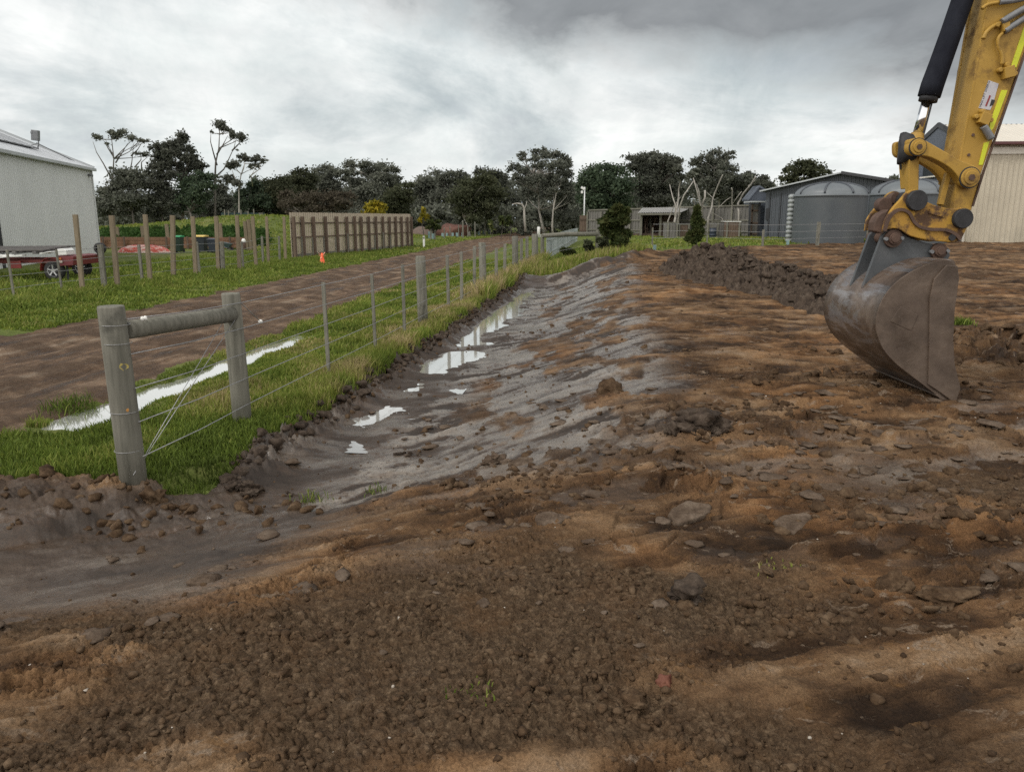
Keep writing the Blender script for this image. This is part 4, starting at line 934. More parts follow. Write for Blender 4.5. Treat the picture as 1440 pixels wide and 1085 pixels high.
# brace end of the next fence and the pale slatted fence going away from it
def far_fence():
    x6, y6, _ = fence_xy(756); zt = vertz(x6, y6, 330); p = PX(840, 329, y6+1.0); g = G(838, 362)
    f = thing('corner_fence', 'corner brace of grey posts with one long log rail at the head of the ditch', 'fence', (x6+.35, y6, 0))
    q = Vector((p.x, p.y, bz(p.x, p.y))); m = MB(); post_tube(m, q.x, q.y, q.z, vertz(q.x, q.y, 324), .085); m.build('post', GREYWOOD, f)
    m = MB(); post_tube(m, x6+.22, y6+.1, 0, zt, .09); m.build('post', GREYWOOD, f)
    m = MB(); m.tube([Vector((x6+.2, y6, zt-.05)), Vector(((x6+p.x)/2, (y6+p.y)/2, (zt+vertz(q.x, q.y, 329))/2)), Vector((p.x+.05, p.y, vertz(q.x, q.y, 329)))], [.10, .11, .095], 12, jit=.03); m.build('log_rail', GREYWOOD, f)
    m = MB()
    for k in (.25, .5, .75): m.tube([Vector((x6+.3, y6, zt*k)), Vector((p.x, p.y, q.z+(zt-.0)*k*.9))], .006, 5)
    m.build('wire', GALV, f)
    SL = M('pale_slats', (.17, .20, .20), (.40, .44, .44), 3, (2, 2, .05), .7, rnd=.1, lo=.44, hi=.56)
    h = thing('slat_fence', 'pale blue grey slatted fence going away behind the log rail', 'fence', (x6+.5, y6+.6, 0))
    a = Vector((x6+.45, y6+.6, 0)); b = Vector(PX(812, 327, y6+34)); b.z = bz(b.x, b.y); m = MB(); n = 110
    for k in range(n):
        t = (k/n); c = a.lerp(b, t); c.z = bz(c.x, c.y); hh = 1.12+.03*random.random(); m.box(c+Vector((0, 0, hh/2)), (.03, .15, hh), Matrix.Rotation(-math.atan2(b.x-a.x, b.y-a.y), 3, 'Z'))
    m.build('slats', SL, h); m = MB()
    for z in (.3, .9): m.bar(a+Vector((.035, 0, z+bz(a.x, a.y))), b+Vector((.035, 0, z)), .04, .06)
    m.build('rail', SL, h)
far_fence()
# ------------------------------------------------------------------ row of bare posts, low wire fence, paling fence on the left
def tall_posts():
    L_ = [((105.8, 301.6), (116.6, 412), 7.5, 'leaning bare brown timber post nearest the red trailer'),
          ((157, 303), (165.6, 406), 8, 'second tall bare timber post along the row from the trailer'),
          ((204, 301.6), (211.5, 398), 7, 'tall timber post standing in front of the red canoe'),
          ((242.6, 303), (244, 392), 7.5, 'dark brown bare post just left of the green lidded bin'),
          ((271, 304.5), (275.5, 389), 6.5, 'bare post between the green lidded bin and the yellow lidded bin'),
          ((304, 304), (307.6, 383), 6.5, 'bare post in front of the third bin'),
          ((333, 303), (337, 382), 6, 'bare timber post right of the grey barrow'),
          ((355, 304), (360.5, 377), 5.5, 'bare post leaning slightly, beside the cluster of four posts'),
          ((374.8, 304.5), (377.6, 371.6), 4.5, 'slim pale bare post, second before the paling fence'),
          ((399.2, 304.5), (401.7, 367), 4.5, 'last bare post before the paling fence begins')]
    for (tx, ty), (bx, by), w, lab in L_:
        p = G(bx, by); ztop = vertz(p.x, p.y, ty); tp = PX(tx, ty, p.y); k = w/2/F*p.y
        t = thing('fence_post', lab, 'post', p, 'tall bare posts waiting for palings')
        m = MB(); d = tp-p; m.bar(p-d*.05, tp, k*1.55, k*1.25, (0, 1, 0)); m.build('shaft', TANWOOD, t, .006)
        m = MB(); m.lathe(p, [(k*1.9, -.02), (k*1.7, .03), (k*1.1, .06), (0, .07)], 10); m.build('earth_collar', CLOD, t)
    rear = [((165.5, 319), 345, 'short weathered post behind the second bare post'), ((201, 317.5), 345, 'post half hidden behind the one at the canoe'), ((235.5, 315), 346, 'pale rear post left of the green lidded bin'),
            ((310.5, 314), 347, 'rear post peeping out behind the third bin post'), ((346, 311), 352, 'left post of the cluster of rear posts'), ((351, 308.5), 352, 'tallest post of the cluster of rear posts')]
    for (tx, ty), by, lab in rear:
        p = G(tx+2, by); t = thing('fence_post', lab, 'post', p, 'rear row of timber posts'); m = MB(); tp = Vector((p.x-.03, p.y, vertz(p.x, p.y, ty))); m.bar(p-Vector((0, 0, .1)), tp, .19, .16, (0, 1, 0)); m.build('shaft', TANWOOD, t, .006)
tall_posts()
def picket_fence():
    pk = [(20, 351, 422.6, 3.2), (87, 351, 411, 3), (147.5, 344, 406.5, 7), (200.5, 344, 398, 4), (281, 340, 388, 3), (314.5, 339.5, 383, 5.5), (342.5, 339.5, 380, 3), (370.5, 332, 372, 3), (394, 332, 369, 3)]
    g0 = G(147.5, 406.5); f = thing('wire_fence', 'low weathered picket and wire fence in front of the trailer and bare posts', 'fence', g0)
    top = []
    for px, ty, by, w in pk:
        p = G(px, by); z1 = vertz(p.x, p.y, ty); k = max(.04, w/F*p.y*.9); m = MB(); m.box((p.x, p.y, p.z+(z1-p.z)/2-.05), (k, k*.8, z1-p.z+.1), Matrix.Rotation(random.uniform(-.03, .03), 3, 'Y')); m.build('picket', GREYWOOD, f, .004); top.append((p, z1))
    m = MB(); q0 = top[0][0]+(top[0][0]-top[1][0])*1.5
    for k in (.25, .5, .72, .94): m.tube([q0+Vector((0, 0, k*1.2))]+[p+Vector((.02, -.03, (z-p.z)*k)) for p, z in top], .006, 5)
    m.build('wire', GALV, f)
picket_fence()
def paling_fence():
    a = G(413, 364); b = G(580, 345.5); a.z = b.z = 0; d = (b-a); Ln = d.length; d.normalize(); n = Vector((-d.y, d.x, 0)); ang = math.atan2(d.y, d.x); rot = Matrix.Rotation(ang, 3, 'Z')
    za = vertz(a.x, a.y, 298.5); zb = vertz(b.x, b.y, 301)
    f = thing('paling_fence', 'unfinished timber fence of pale palings with dark posts facing the road', 'fence', a)
    m = MB(); N_ = int(Ln/.115); r = random.Random(4)
    for k in range(N_):
        t = k/N_; c = a+d*(Ln*t); zt = za+(zb-za)*t+r.uniform(-.012, .012); lo = .10+r.uniform(-.02, .02); m.box(c+n*(.06+(k % 2)*.016)+Vector((0, 0, (zt+lo)/2)), (.098, .014, zt-lo), rot)
    m.build('palings', PALING, f)
    for z in (1.02, 1.70):
        m = MB(); m.bar(a+n*.02+Vector((0, 0, z)), b+n*.02+Vector((0, 0, z)), .045, .06); m.build('rail', DKWOOD, f)
    m = MB(); m.bar(a+n*.03+Vector((0, 0, .12)), b+n*.03+Vector((0, 0, .12)), .03, .18); m.build('plinth_board', GREYWOOD, f)
    np_ = 16
    px = [414, 426.5, 442, 458.5, 474, 488, 499, 508, 518.5, 528.5, 538.5, 547.5, 556.5, 564.5, 572.5, 578.5]
    for q in px:
        k = pxx(q, a.x, a.y, d.x, d.y); c = a+d*k-n*.07; t = k/Ln; zt = za+(zb-za)*t-.16-r.uniform(0, .04); m = MB(); m.box(c+Vector((r.uniform(-.01, .01), 0, zt/2-.05)), (.165, .12, zt+.1), rot); m.build('post', DKWOOD, f, .006)
    for q, hh in ((420, 1.05), (435, 1.0), (451, 1.0), (467.5, .95), (485, 1.1), (523, .95), (535, 1.1), (545, .9)):
        k = pxx(q, a.x, a.y, d.x, d.y); c = a+d*k-n*.22; m = MB(); m.box(c+Vector((0, 0, hh/2-.05)), (.07, .06, hh+.1), rot); m.build('picket', GREYWOOD, f, .004)
paling_fence()
def small_left():
    # traffic cone
    p = G(453.5, 371); t = thing('traffic_cone', 'orange traffic cone with bunched pale tape on top by the paling fence', 'traffic cone', p); OR = M('orange_plastic', (.72, .10, .03), (.80, .14, .04), 6, rough=.5); u = p.y/F
    m = MB(); m.lathe(p, [(9*u*.55, .03), (3.6*u, .05), (1.3*u, 15*u), (0, 15.2*u)], 20); m.build('body', OR, t)
    m = MB(); m.box(p+Vector((0, 0, .02)), (18*u, 14*u, .03)); m.build('base', M('pale_rubber', (.55, .42, .2), rough=.7), t, .005)
    m = MB(); c = p+Vector((0, 0, 11*u))
    for k in range(7): a = k*.9; m.bar(c, c+Vector((math.cos(a)*5.5*u, math.sin(a)*4*u, 4.5*u*math.sin(k*2.1)+.8*u)), .05, .012)
    m.build('tape_bow', M('salmon_tape', (.75, .26, .2), (.8, .4, .3), 9, rough=.6), t)
    # white marker post
    p = G(596.3, 348.5); t = thing('marker_post', 'white marker post standing on the grass past the paling fence', 'post', p); m = MB(); h = vertz(p.x, p.y, 332)-p.z; m.box(p+Vector((0, 0, h/2)), (.13, .06, h)); m.build('shaft', WHITEP, t, .01); m = MB(); m.box(p+Vector((0, -.035, h*.86)), (.1, .008, .12)); m.build('reflector', GREYWOOD, t)
    # canoe
    a = G(166, 355.5); b = G(240, 355.5); c = (a+b)/2; Lh = (b-a).length/2*1.03
    t = thing('canoe', 'upturned red canoe with faded white streaks lying on the grass', 'canoe', c)
    m = MB(); vs = []; fs = []; nu, nv = 26, 12
    for i in range(nu+1):
        s = -1+2*i/nu; w = .36*max(0, 1-abs(s)**2.6)+.012; hh = .40*max(0, 1-abs(s)**3.0)**.8+.05
        for j in range(nv+1):
            a_ = math.pi*j/nv; vs.append(c+Vector((s*Lh, -math.cos(a_)*w, math.sin(a_)**.8*hh)))
    for i in range(nu):
        for j in range(nv): q = i*(nv+1)+j; fs.append((q, q+1, q+nv+2, q+nv+1))
    m.add(vs, fs, 0, True); m.build('hull', M('faded_red_hull', (.50, .085, .06), (.66, .50, .45), 2.6, (.8, 4, 4), .5, lo=.46, hi=.56), t)
    m = MB(); m.tube([c+Vector((s*Lh, 0, .40*max(0, 1-abs(s)**3)**.8+.052)) for s in np.linspace(-.97, .97, 15)], .018, 6); m.build('keel', REDP, t)
    m = MB(); m.tube([c+Vector((s*Lh, -.36*max(0, 1-abs(s)**2.6)-.015, .02)) for s in np.linspace(-1, 1, 15)], .02, 6); m.build('gunwale', M('faded_white_rim', (.6, .5, .46), rough=.5), t)
    # bins
    def bin_(px, top, base, lid, lab, w=17, cols=(.018, .035, .026)):
        p = G(px, base); u = p.y/F; h = vertz(p.x, p.y, top)-p.z; W_ = w*u; t = thing('wheelie_bin', lab, 'bin', p, 'bins by the low wall')
        m = MB(); vs = [p+Vector((x*W_*k, y*W_*k*1.1, z)) for z, k in ((.06, .40), (h*.9, .5)) for x, y in ((-1, -1), (1, -1), (1, 1), (-1, 1))]
        m.add(vs, [(3, 2, 1, 0), (4, 5, 6, 7), (0, 1, 5, 4), (1, 2, 6, 5), (2, 3, 7, 6), (3, 0, 4, 7)]); m.build('body', M('bin_plastic', cols, tuple(q*1.4 for q in cols), 5, rough=.55), t, .02)
        m = MB(); m.prism([p+Vector((-W_*.54, y, z)) for y, z in ((-W_*.6, h*.9), (-W_*.58, h*.95), (W_*.1, h*1.0), (W_*.62, h*.97), (W_*.62, h*.9))], (W_*1.08, 0, 0)); m.build('lid', M('bin_lid', lid, rough=.45), t, .015)
        for s in (-1, 1): m = MB(); m.cyl(p+Vector((s*W_*.36, W_*.5, .1)), p+Vector((s*W_*.44, W_*.5, .1)), .1, 14); m.build('wheel', TYRE, t)
        m = MB(); m.bar(p+Vector((-W_*.42, W_*.66, h*.92)), p+Vector((W_*.42, W_*.66, h*.92)), .03, .03); m.build('handle', TYRE, t)
    bin_(251, 331, 355, (.03, .30, .12), 'dark green wheelie bin with bright green lid', 13)
    bin_(284, 330.5, 355, (.70, .50, .14), 'dark wheelie bin with yellow lid', 14.5, (.022, .028, .034))
    bin_(301, 335, 355.5, (.03, .04, .06), 'lower dark bin with dark lid between yellow lid and barrow', 12, (.02, .027, .04))
    # barrow
    p = G(320, 352); u = p.y/F; t = thing('wheelbarrow', 'grey green wheelbarrow tipped beside the bins', 'wheelbarrow', p); m = MB(); G1 = M('teal_grey_paint', (.05, .085, .095), (.075, .11, .12), 5, rough=.5)
    vs = [p+Vector((x*u, y*u, z*u)) for x, y, z in ((-6, -3, 5), (3, -3, 3.5), (3, 3, 3.5), (-6, 3, 5), (-8, -5.5, 12), (6, -5, 9), (6, 5, 9), (-8, 5.5, 12))]
    m.add(vs, [(3, 2, 1, 0), (0, 1, 5, 4), (1, 2, 6, 5), (2, 3, 7, 6), (3, 0, 4, 7)]); m.build('tray', G1, t)
    m = MB(); [m.tube([p+Vector((-9*u, y*u, 9*u)), p+Vector((0, y*u, 3*u)), p+Vector((6*u, 0, 2*u))], .02, 6) for y in (-3, 3)]; m.build('frame', STEEL, t); m = MB(); m.cyl(p+Vector((6*u, -1*u, 2.2*u)), p+Vector((6*u, 1*u, 2.2*u)), 2.2*u, 14); m.build('wheel', TYRE, t)
    p = G(344, 352); t = thing('gas_bottle', 'white topped bottle standing at the right end of the low wall', 'gas bottle', p); u = p.y/F; m = MB(); m.lathe(p, [(2.6*u, 0), (3*u, .05), (3*u, 10*u), (2*u, 12*u), (0, 12.4*u)], 16); m.build('body', RUST, t); m = MB(); m.lathe(p, [(3.2*u, 11.5*u), (3.3*u, 14*u), (2*u, 16*u), (0, 16*u)], 14); m.build('cap', WHITEP, t)
    # low sleeper wall
    a = G(139, 350); b = G(346, 350.5); t = thing('retaining_wall', 'low rusty brown sleeper wall under the weedy bank', 'wall', a)
    for k in range(3): m = MB(); z = .16+.22*k; m.bar(a+Vector((0, .05*k, z)), b+Vector((0, .05*k, z)), .18, .205); m.build('sleeper', REDWOOD, t, .01)
    for k in range(7): c = a.lerp(b, (k+.3)/7); m = MB(); m.box(c+Vector((0, -.14, .36)), (.09, .09, .8)); m.build('stake', DKWOOD, t)
small_left()
# weeds on the bank, netting pen behind
LEAFD = None
def mat_leaf(name, c1, c2, c3, tr=.35):
    m, nt, b, N, L = _nt(name); t = attr(nt, 'tint'); c = ramp(nt, t, (.1, c1), (.5, c2), (.9, c3))
    oi = N('ObjectInfo'); hs = N('HueSaturation'); L(c, hs.inputs['Color']); L(mth(nt, 'MULTIPLY_ADD', oi.outputs['Random'], .5, .75), hs.inputs['Value']); c = hs.outputs['Color']
    L(c, b.inputs['Base Color']); b.inputs['Roughness'].default_value = .65; b.inputs['Specular IOR Level'].default_value = .12
    q = N('BsdfTranslucent'); L(c, q.inputs['Color']); mx = N('MixShader'); mx.inputs[0].default_value = tr; o = nt.nodes['Material Output']
    L(b.outputs[0], mx.inputs[1]); L(q.outputs[0], mx.inputs[2]); L(mx.outputs[0], o.inputs[0]); return m
GUM = mat_leaf('gum_leaves', (.070, .077, .062), (.125, .133, .106), (.19, .198, .158))
DARKL = mat_leaf('dark_cypress_leaves', (.034, .052, .034), (.060, .084, .052), (.095, .125, .073))
OLIVE = mat_leaf('olive_leaves', (.042, .050, .029), (.074, .082, .046), (.115, .122, .070))
BROWNL = mat_leaf('brown_scrub_leaves', (.042, .036, .026), (.066, .056, .040), (.095, .082, .060))
SHRUBL = mat_leaf('shrub_leaves', (.035, .05, .018), (.065, .085, .028), (.12, .12, .045))
WATTLE = mat_leaf('wattle_blossom', (.07, .085, .02), (.22, .19, .025), (.48, .36, .03))
WEED = mat_leaf('weed_leaves', (.025, .055, .014), (.045, .095, .022), (.08, .14, .035))
BARK = M('grey_gum_bark', (.09, .08, .07), (.17, .155, .135), 3, (3, 3, .5), .85, bmp=.3)
PALEB = M('pale_bark', (.26, .24, .21), (.40, .375, .335), 3, (3, 3, .5), .8, bmp=.2)
DKBARK = M('dark_bark', (.06, .05, .042), (.11, .095, .08), 3, (3, 3, .5), .9, bmp=.3)
def leaves(C, Rd, n, size, shell=.55, up=.0, droop=.3, asp=1.9):
    """leaf sprays through ellipsoid puffs; C, Rd (k,3), n per puff -> V, F, tint"""
    r = RNG; k = np.repeat(np.arange(len(C)), n); N_ = len(k)
    d = r.normal(size=(N_, 3)); d /= np.linalg.norm(d, axis=1)[:, None]; d[:, 2] = np.where((d[:, 2] < -.25) & (r.random(N_) < up), -d[:, 2], d[:, 2])
    rad = np.minimum(np.abs(r.normal(size=N_))*.62+.05, 1.5) if shell < .55 else r.random(N_)**shell*(.85+.3*r.random(N_)); c = C[k]+d*rad[:, None]*Rd[k]
    a = r.normal(size=(N_, 3)); a[:, 2] = a[:, 2]*.6-droop; a /= np.linalg.norm(a, axis=1)[:, None]
    b = np.cross(a, r.normal(size=(N_, 3))); b /= np.linalg.norm(b, axis=1)[:, None]
    s = size*(.4+.9*r.random(N_))[:, None]; a = a*s*asp/2; b = b*s/2
    V = np.stack([c-a, c-a*.1+b, c+a, c-a*.1-b], 1).reshape(-1, 3)
    F_ = np.arange(N_*4).reshape(-1, 4); pt = r.random(len(C))*.35
    t = np.clip(.12+pt[k]+.45*r.random(N_), 0, 1)
    return V, F_, np.repeat(t, 4)
def limb(m, a, b, r0, r1, sag=.12, n=5, sides=6):
    a = Vector(a); b = Vector(b); L_ = (b-a).length; o = Vector((random.uniform(-1, 1), random.uniform(-1, 1), random.uniform(-.3, .6)))*L_*sag
    m.tube([a.lerp(b, k/n)+o*math.sin(math.pi*k/n)+Vector((random.uniform(-1, 1), random.uniform(-1, 1), 0))*L_*.015 for k in range(n+1)], [r0+(r1-r0)*k/n for k in range(n+1)], sides)
def tree(name, label, cat, px, Y, puffs, leaf, bark, base_py=None, group=None, trunk=None, lsize=.2, dens=9, tr=.16, fork=.42, shell=.5, squash=1, depth=.8, limbs=True, puff=1.15, fill=True, extra=()):
    """puffs: (px, py, half width px, half height px) at the tree's own distance; each is a clump with its own depth"""
    b = PX(px, 310, Y); b.z = bz(b.x, b.y); u = Y/F; puffs = list(puffs)
    if fill and len(puffs) > 2: puffs += [(q[0]+random.uniform(-.3, .3)*q[2], min(q[1]+q[3]*random.uniform(1.1, 1.7), 312), q[2]*.8, q[3]*.9) for q in puffs]
    t = thing(name, label, cat, b, group); C = []; Rd = []
    cx = sum(p[0] for p in puffs)/len(puffs); wmax = max(abs(p[0]-cx)+p[2] for p in puffs)*u
    for q in puffs:
        rx, rz = q[2]*u*puff, q[3]*u*puff*1.2; dyv = random.uniform(-1, 1)*depth*max(.3, wmax-rx*.6) if len(puffs) > 1 else 0
        c = PX(q[0], q[1], Y); c.y += dyv; c.x *= (Y+dyv)/Y; c.z = H+(c.z-H)*(Y+dyv)/Y
        C.append(c); Rd.append((rx, (rx+rz)/2, rz))
    C_ = np.array([tuple(c) for c in C]); R_ = np.array(Rd)
    n = np.maximum(30, (dens*4*math.pi*((R_[:, 0]*R_[:, 2])**1.0)*(.3/lsize)**2*1.9)).astype(int)
    # break each puff into sub-clumps so that gaps show
    SC, SR, SN = [], [], []
    for c, r_, nn in zip(C_, R_, n):
        k = max(5, min(16, int(5+nn/140)))
        for _ in range(k):
            d = RNG.normal(size=3); d /= np.linalg.norm(d); d[2] = abs(d[2])*.9-.25; SC.append(c+d*r_*RNG.uniform(.35, .8)); SR.append(r_*RNG.uniform(.36, .62)); SN.append(max(8, int(nn/k)))
    V, F_, T = leaves(np.array(SC), np.array(SR), np.array(SN), lsize, shell, .5)
    m = MB(); top = max(C, key=lambda c: c.z); tz = b.z+(top.z-b.z)*fork
    if trunk:
        pts = [Vector((0, 0, 0))+PX(x, y, Y) for x, y in trunk]; pts = [b-Vector((0, 0, .2))]+pts
        n_ = len(pts); m.tube(pts, [tr*.62*(1.15-.85*k/(n_-1)) for k in range(n_)], 7); jt = pts
    else:
        f = Vector((b.x+random.uniform(-.3, .3), b.y, tz)); limb(m, b-Vector((0, 0, .2)), f, tr*.8, tr*.5, .05, 5, 7); jt = [f, b.lerp(f, .8)]
    if limbs:
        for c, r_ in zip(C, Rd):
            s = min(jt, key=lambda q: (q-c).length+(0 if q.z < c.z else 5)); e = c+Vector((0, 0, -r_[2]*.2)); limb(m, s, e, tr*.30, tr*.08, .1, 5, 5)
            for _ in range(3):
                g = c+Vector((random.uniform(-.7, .7)*r_[0], random.uniform(-.7, .7)*r_[1], random.uniform(0, .6)*r_[2])); limb(m, s.lerp(e, random.uniform(.5, .9)), g, tr*.10, tr*.04, .08, 3, 4)
    for q in extra: m.tube([PX(x, y, Y)+Vector((0, random.uniform(-.6, .6), 0)) for x, y in q], [tr*.42*(1-.8*k/(len(q)-1)) for k in range(len(q))], 6)
    m.build('trunk', bark, t)
    mesh_np('crown', V, F_, leaf, t, {'tint': T}); return t
# ------------------------------------------------------------------ sheds
def corr(m, fA, fB, nrm, length, pitch=.2, dep=.03, mi=0):
    n = max(2, int(length/pitch)); nrm = Vector(nrm); vs = []; fs = []
    for k in range(n):
        for o, d in ((0, 0), (.42, 0), (.55, dep), (.87, dep)):
            t = (k+o)/n; vs += [Vector(fA(t))+nrm*d, Vector(fB(t))+nrm*d]
    vs += [Vector(fA(1)), Vector(fB(1))]
    for i in range(len(vs)//2-1): fs.append((2*i, 2*i+2, 2*i+3, 2*i+1))
    m.add(vs, fs, mi); return m
lin = lambda a, b: (lambda t: Vector(a).lerp(Vector(b), t))
Z = lambda v, z: Vector((v[0], v[1], z))
def left_shed():
    C = G(140.5, 357); ze = vertz(C.x, C.y, 236); d = ray(0, 209.5); k = (ze-H)/d.z; E = Vector((0, 0, H))+d*k
    w = Vector((E.x-C.x, E.y-C.y, 0)); Lw = w.length*1.55; w.normalize(); q = Vector((-w.y, w.x, 0))
    if q.x > 0: q = -q
    t = thing('metal_shed', 'pale grey sheeted shed with solar panels and a roof aerial at the left edge', 'shed', C)
    n = -q; D = 9.0; A = C.copy(); B = C+w*Lw
    m = MB(); corr(m, lin(Z(A, 0), Z(B, 0)), lin(Z(A, ze-.12), Z(B, ze-.12)), n, Lw, .19, .014); m.build('wall', WALLG, t)
    A2, B2 = A+q*D, B+q*D; ridge = ze+D/2*math.tan(R(23)); m = MB()
    top = lambda a, b: (lambda s: Z(a.lerp(b, s), ze-.1+(ridge-ze)*(1-abs(2*s-1))))
    corr(m, lin(Z(A, 0), Z(A2, 0)), top(A, A2), -w, D, .19, .025); m.build('wall', WALLG, t)
    m = MB(); corr(m, lin(Z(B2, 0), Z(A2, 0)), lin(Z(B2, ze), Z(A2, ze)), q, Lw, .19, .025); m.build('wall', WALLG, t)
    ov = -w*.12; Am, Bm = A+q*(D/2), B+q*(D/2); up = Vector((0, 0, 1))
    rn = (q*-1*math.sin(R(23))+up*math.cos(R(23))); rf = MB()
    corr(rf, lin(Z(A+n*.12+ov, ze-.03), Z(B+n*.12, ze-.03)), lin(Z(Am+ov, ridge), Z(Bm, ridge)), rn, Lw, .2, .03)
    rn2 = (q*math.sin(R(23))+up*math.cos(R(23)))
    corr(rf, lin(Z(B2+q*.12, ze-.03), Z(A2+q*.12+ov, ze-.03)), lin(Z(Bm, ridge), Z(Am+ov, ridge)), rn2, Lw, .2, .03); roof = rf.build('roof', ROOFG, t)
    m = MB(); m.bar(Z(A+n*.2+ov, ze-.1), Z(B+n*.2, ze-.1), .14, .15); m.build('gutter', TRIMG, t, .02)
    m = MB(); e = A+n*.14+ov*1.2; r_ = Am+ov*1.2; m.bar(Z(e, ze-.02), Z(r_, ridge+.03), .05, .2); e2 = A2+ov*1.2; m.bar(Z(e2, ze-.02), Z(r_, ridge+.03), .05, .2); m.build('barge_board', TRIMG, t)
    m = MB(); m.bar(Z(C+n*.035+w*.05, 0), Z(C+n*.035+w*.05, ze-.1), .12, .05); m.build('corner_flashing', WALLG, t)
    # solar panels lie on the slope that faces us
    def rp(a, b, h=0): return Z(A+w*a+q*b, ze+b*math.tan(R(23)))+rn*h
    for k in range(5):
        s = 3.6+k*1.72
        m = MB(); m.prism([rp(s, 1.25, .10), rp(s+1.66, 1.25, .10), rp(s+1.66, 2.9, .10), rp(s, 2.9, .10)], rn*.04); o = m.build('solar_panel', PANEL, t)
        m = MB()
        for a, b, c, e in ((s, 1.25, s+1.66, 1.25), (s, 2.9, s+1.66, 2.9), (s, 1.25, s, 2.9), (s+1.66, 1.25, s+1.66, 2.9), (s+.83, 1.25, s+.83, 2.9)): m.bar(rp(a, b, .125), rp(c, e, .125), .03, .05, tuple(rn))
        m.build('panel_frame', STEEL, o)
    c = PX(84, 197, C.y-1.5); kb = None
    base = rp(2.6, 1.6); m = MB(); mast = Vector((base.x, base.y, vertz(base.x, base.y, 195))); sh = 0
    m.tube([base, Vector((base.x+.1, base.y, base.z+.25)), Vector((base.x+.12, base.y, base.z+.55)), mast], .03, 8); m.tube([mast-Vector((0, 0, .25)), rp(3.6, 1.7, .03)], .018, 6); m.tube([mast-Vector((0, 0, .2)), rp(.5, .6, .03)], .022, 6)
    o = m.build('aerial_mast', STEEL, t)
    m = MB(); m.box(mast+Vector((0, 0, .15)), (.34, .22, .50), Matrix.Rotation(.12, 3, 'Y')); m.box(mast+Vector((-.12, -.08, .28)), (.1, .1, .12)); m.build('aerial_box', STEEL, o, .02)
    m = MB(); m.box(Z(C+n*.12+w*.55, ze-.42), (.22, .18, .12)); m.build('eave_lamp', STEEL, t, .02)
    m = MB(); s = pxx(4, C.x, C.y, w.x, w.y); m.bar(Z(C+w*s+n*.05, 0), Z(C+w*s+n*.05, 2.4), .14, .05); m.build('upright_strip', DKTRIM, t)
left_shed()
def trailer():
    p = G(79, 394); u = p.y/F; t = thing('trailer', 'old red flatbed trailer with white alloy wheel and planks, parked before the pale shed', 'trailer', p); p = Vector((p.x, p.y, p.z))
    X = lambda px, y, z: p+Vector(((px-79)*u, y, z*u))
    for yy in (0, 1.55):
        m = MB(); c = X(79, yy, 13.5); m.lathe(c+Vector((0, -.1, 0)), [(8.2*u, .0), (12.2*u, -.01), (13.6*u, .03), (13.6*u, .17), (12, .2) if False else (12.2*u, .21), (8.2*u, .2)], 28, ax=(0, 1, 0)); w = m.build('wheel', TYRE, t)
        m = MB(); c2 = c+Vector((0, -.09, 0)); m.lathe(c2, [(8.6*u, -.01), (8.0*u, .0), (7.6*u, .03), (7.4*u, .16)], 28, ax=(0, 1, 0)); m.cyl(c2+Vector((0, -.015, 0)), c2+Vector((0, .1, 0)), 2.4*u, 14)
        for k in range(5): a = k*1.2566+.3; e = Vector((math.cos(a), 0, math.sin(a))); m.bar(c2+e*1.5*u+Vector((0, .01, 0)), c2+e*7.9*u+Vector((0, .0, 0)), .035, 3.2*u, (0, 1, 0))
        m.build('rim', ALLOY, w); m = MB(); m.cyl(c2+Vector((0, .1, 0)), c2+Vector((0, .13, 0)), 7.6*u, 20); m.build('brake_drum', DKTRIM, w)
        m = MB(); arc = [(-17, 13), (-15.5, 22), (-10, 29), (0, 31), (10, 29), (15, 22)]; pts = [X(79+a, yy-.15, b) for a, b in arc]
        for a, b in zip(pts[:-1], pts[1:]): m.prism([a, b, b+Vector((0, .34, 0)), a+Vector((0, .34, 0))], (0, 0, .015))
        m.build('mudguard', REDP, t)
    m = MB()
    for yy in (-.05, 1.6): m.bar(X(-40, yy, 26), X(104, yy, 26), .08, 5*u, (0, 0, 1))
    for px in (-30, 0, 30, 60, 100): m.bar(X(px, -.05, 26), X(px, 1.6, 26), .06, 4*u)
    m.build('chassis', M('grimy_red_frame', (.10, .02, .02), (.17, .035, .03), 5, rough=.7), t, .008)
    m = MB()
    for k in range(6): y = -.15+k*.33; m.bar(X(-45, y, 41+k*.5), X(72, y, 42+k*.5), .2, .05)
    for px in (-20, 5, 32, 60): m.bar(X(px, -.25, 38.5), X(px, 1.7, 40), 5*u, 4*u)
    m.build('deck', M('old_deck_planks', (.075, .07, .068), (.14, .13, .125), 6, (.5, 5, 5), .85, bmp=.3), t, .006)
    m = MB()
    for (a, b, z, h) in ((-30, 20, 31, 2.2), (-35, 32, 35, 2.5), (20, 46, 33, 2)): m.bar(X(a, -.3, z), X(b, -.26, z+random.uniform(-1, 2)), .25, h*u)
    m.bar(X(70, -.1, 37.5), X(86, -.1, 40), .5, 1.6*u); m.build('white_boards', WHITEP, t, .004)
    m = MB(); m.prism([X(88, -.12, 34), X(101, -.12, 35), X(101, -.12, 41), X(97, -.12, 44), (X(88, -.12, 43))], (0, .5, 0)); m.build('white_box', WHITEP, t, .02)
    m = MB(); m.prism([X(88, -.16, 20), X(109, -.16, 21), X(111, -.16, 33), X(89, -.16, 34)], (0, 1.8, 0)); tb = m.build('tail_board', M('dark_red_paint', (.12, .022, .026), (.17, .03, .035), 5, rough=.5), t, .01)
    for (a, z, mat) in ((92, 30, 'orange_lens'), (93, 26, 'white_lens')): m = MB(); m.box(X(a, -.18, z), (5*u, .03, 3*u)); m.build('tail_lamp', M(mat, (.45, .13, .03) if z == 30 else (.6, .5, .45), rough=.3), tb, .008)
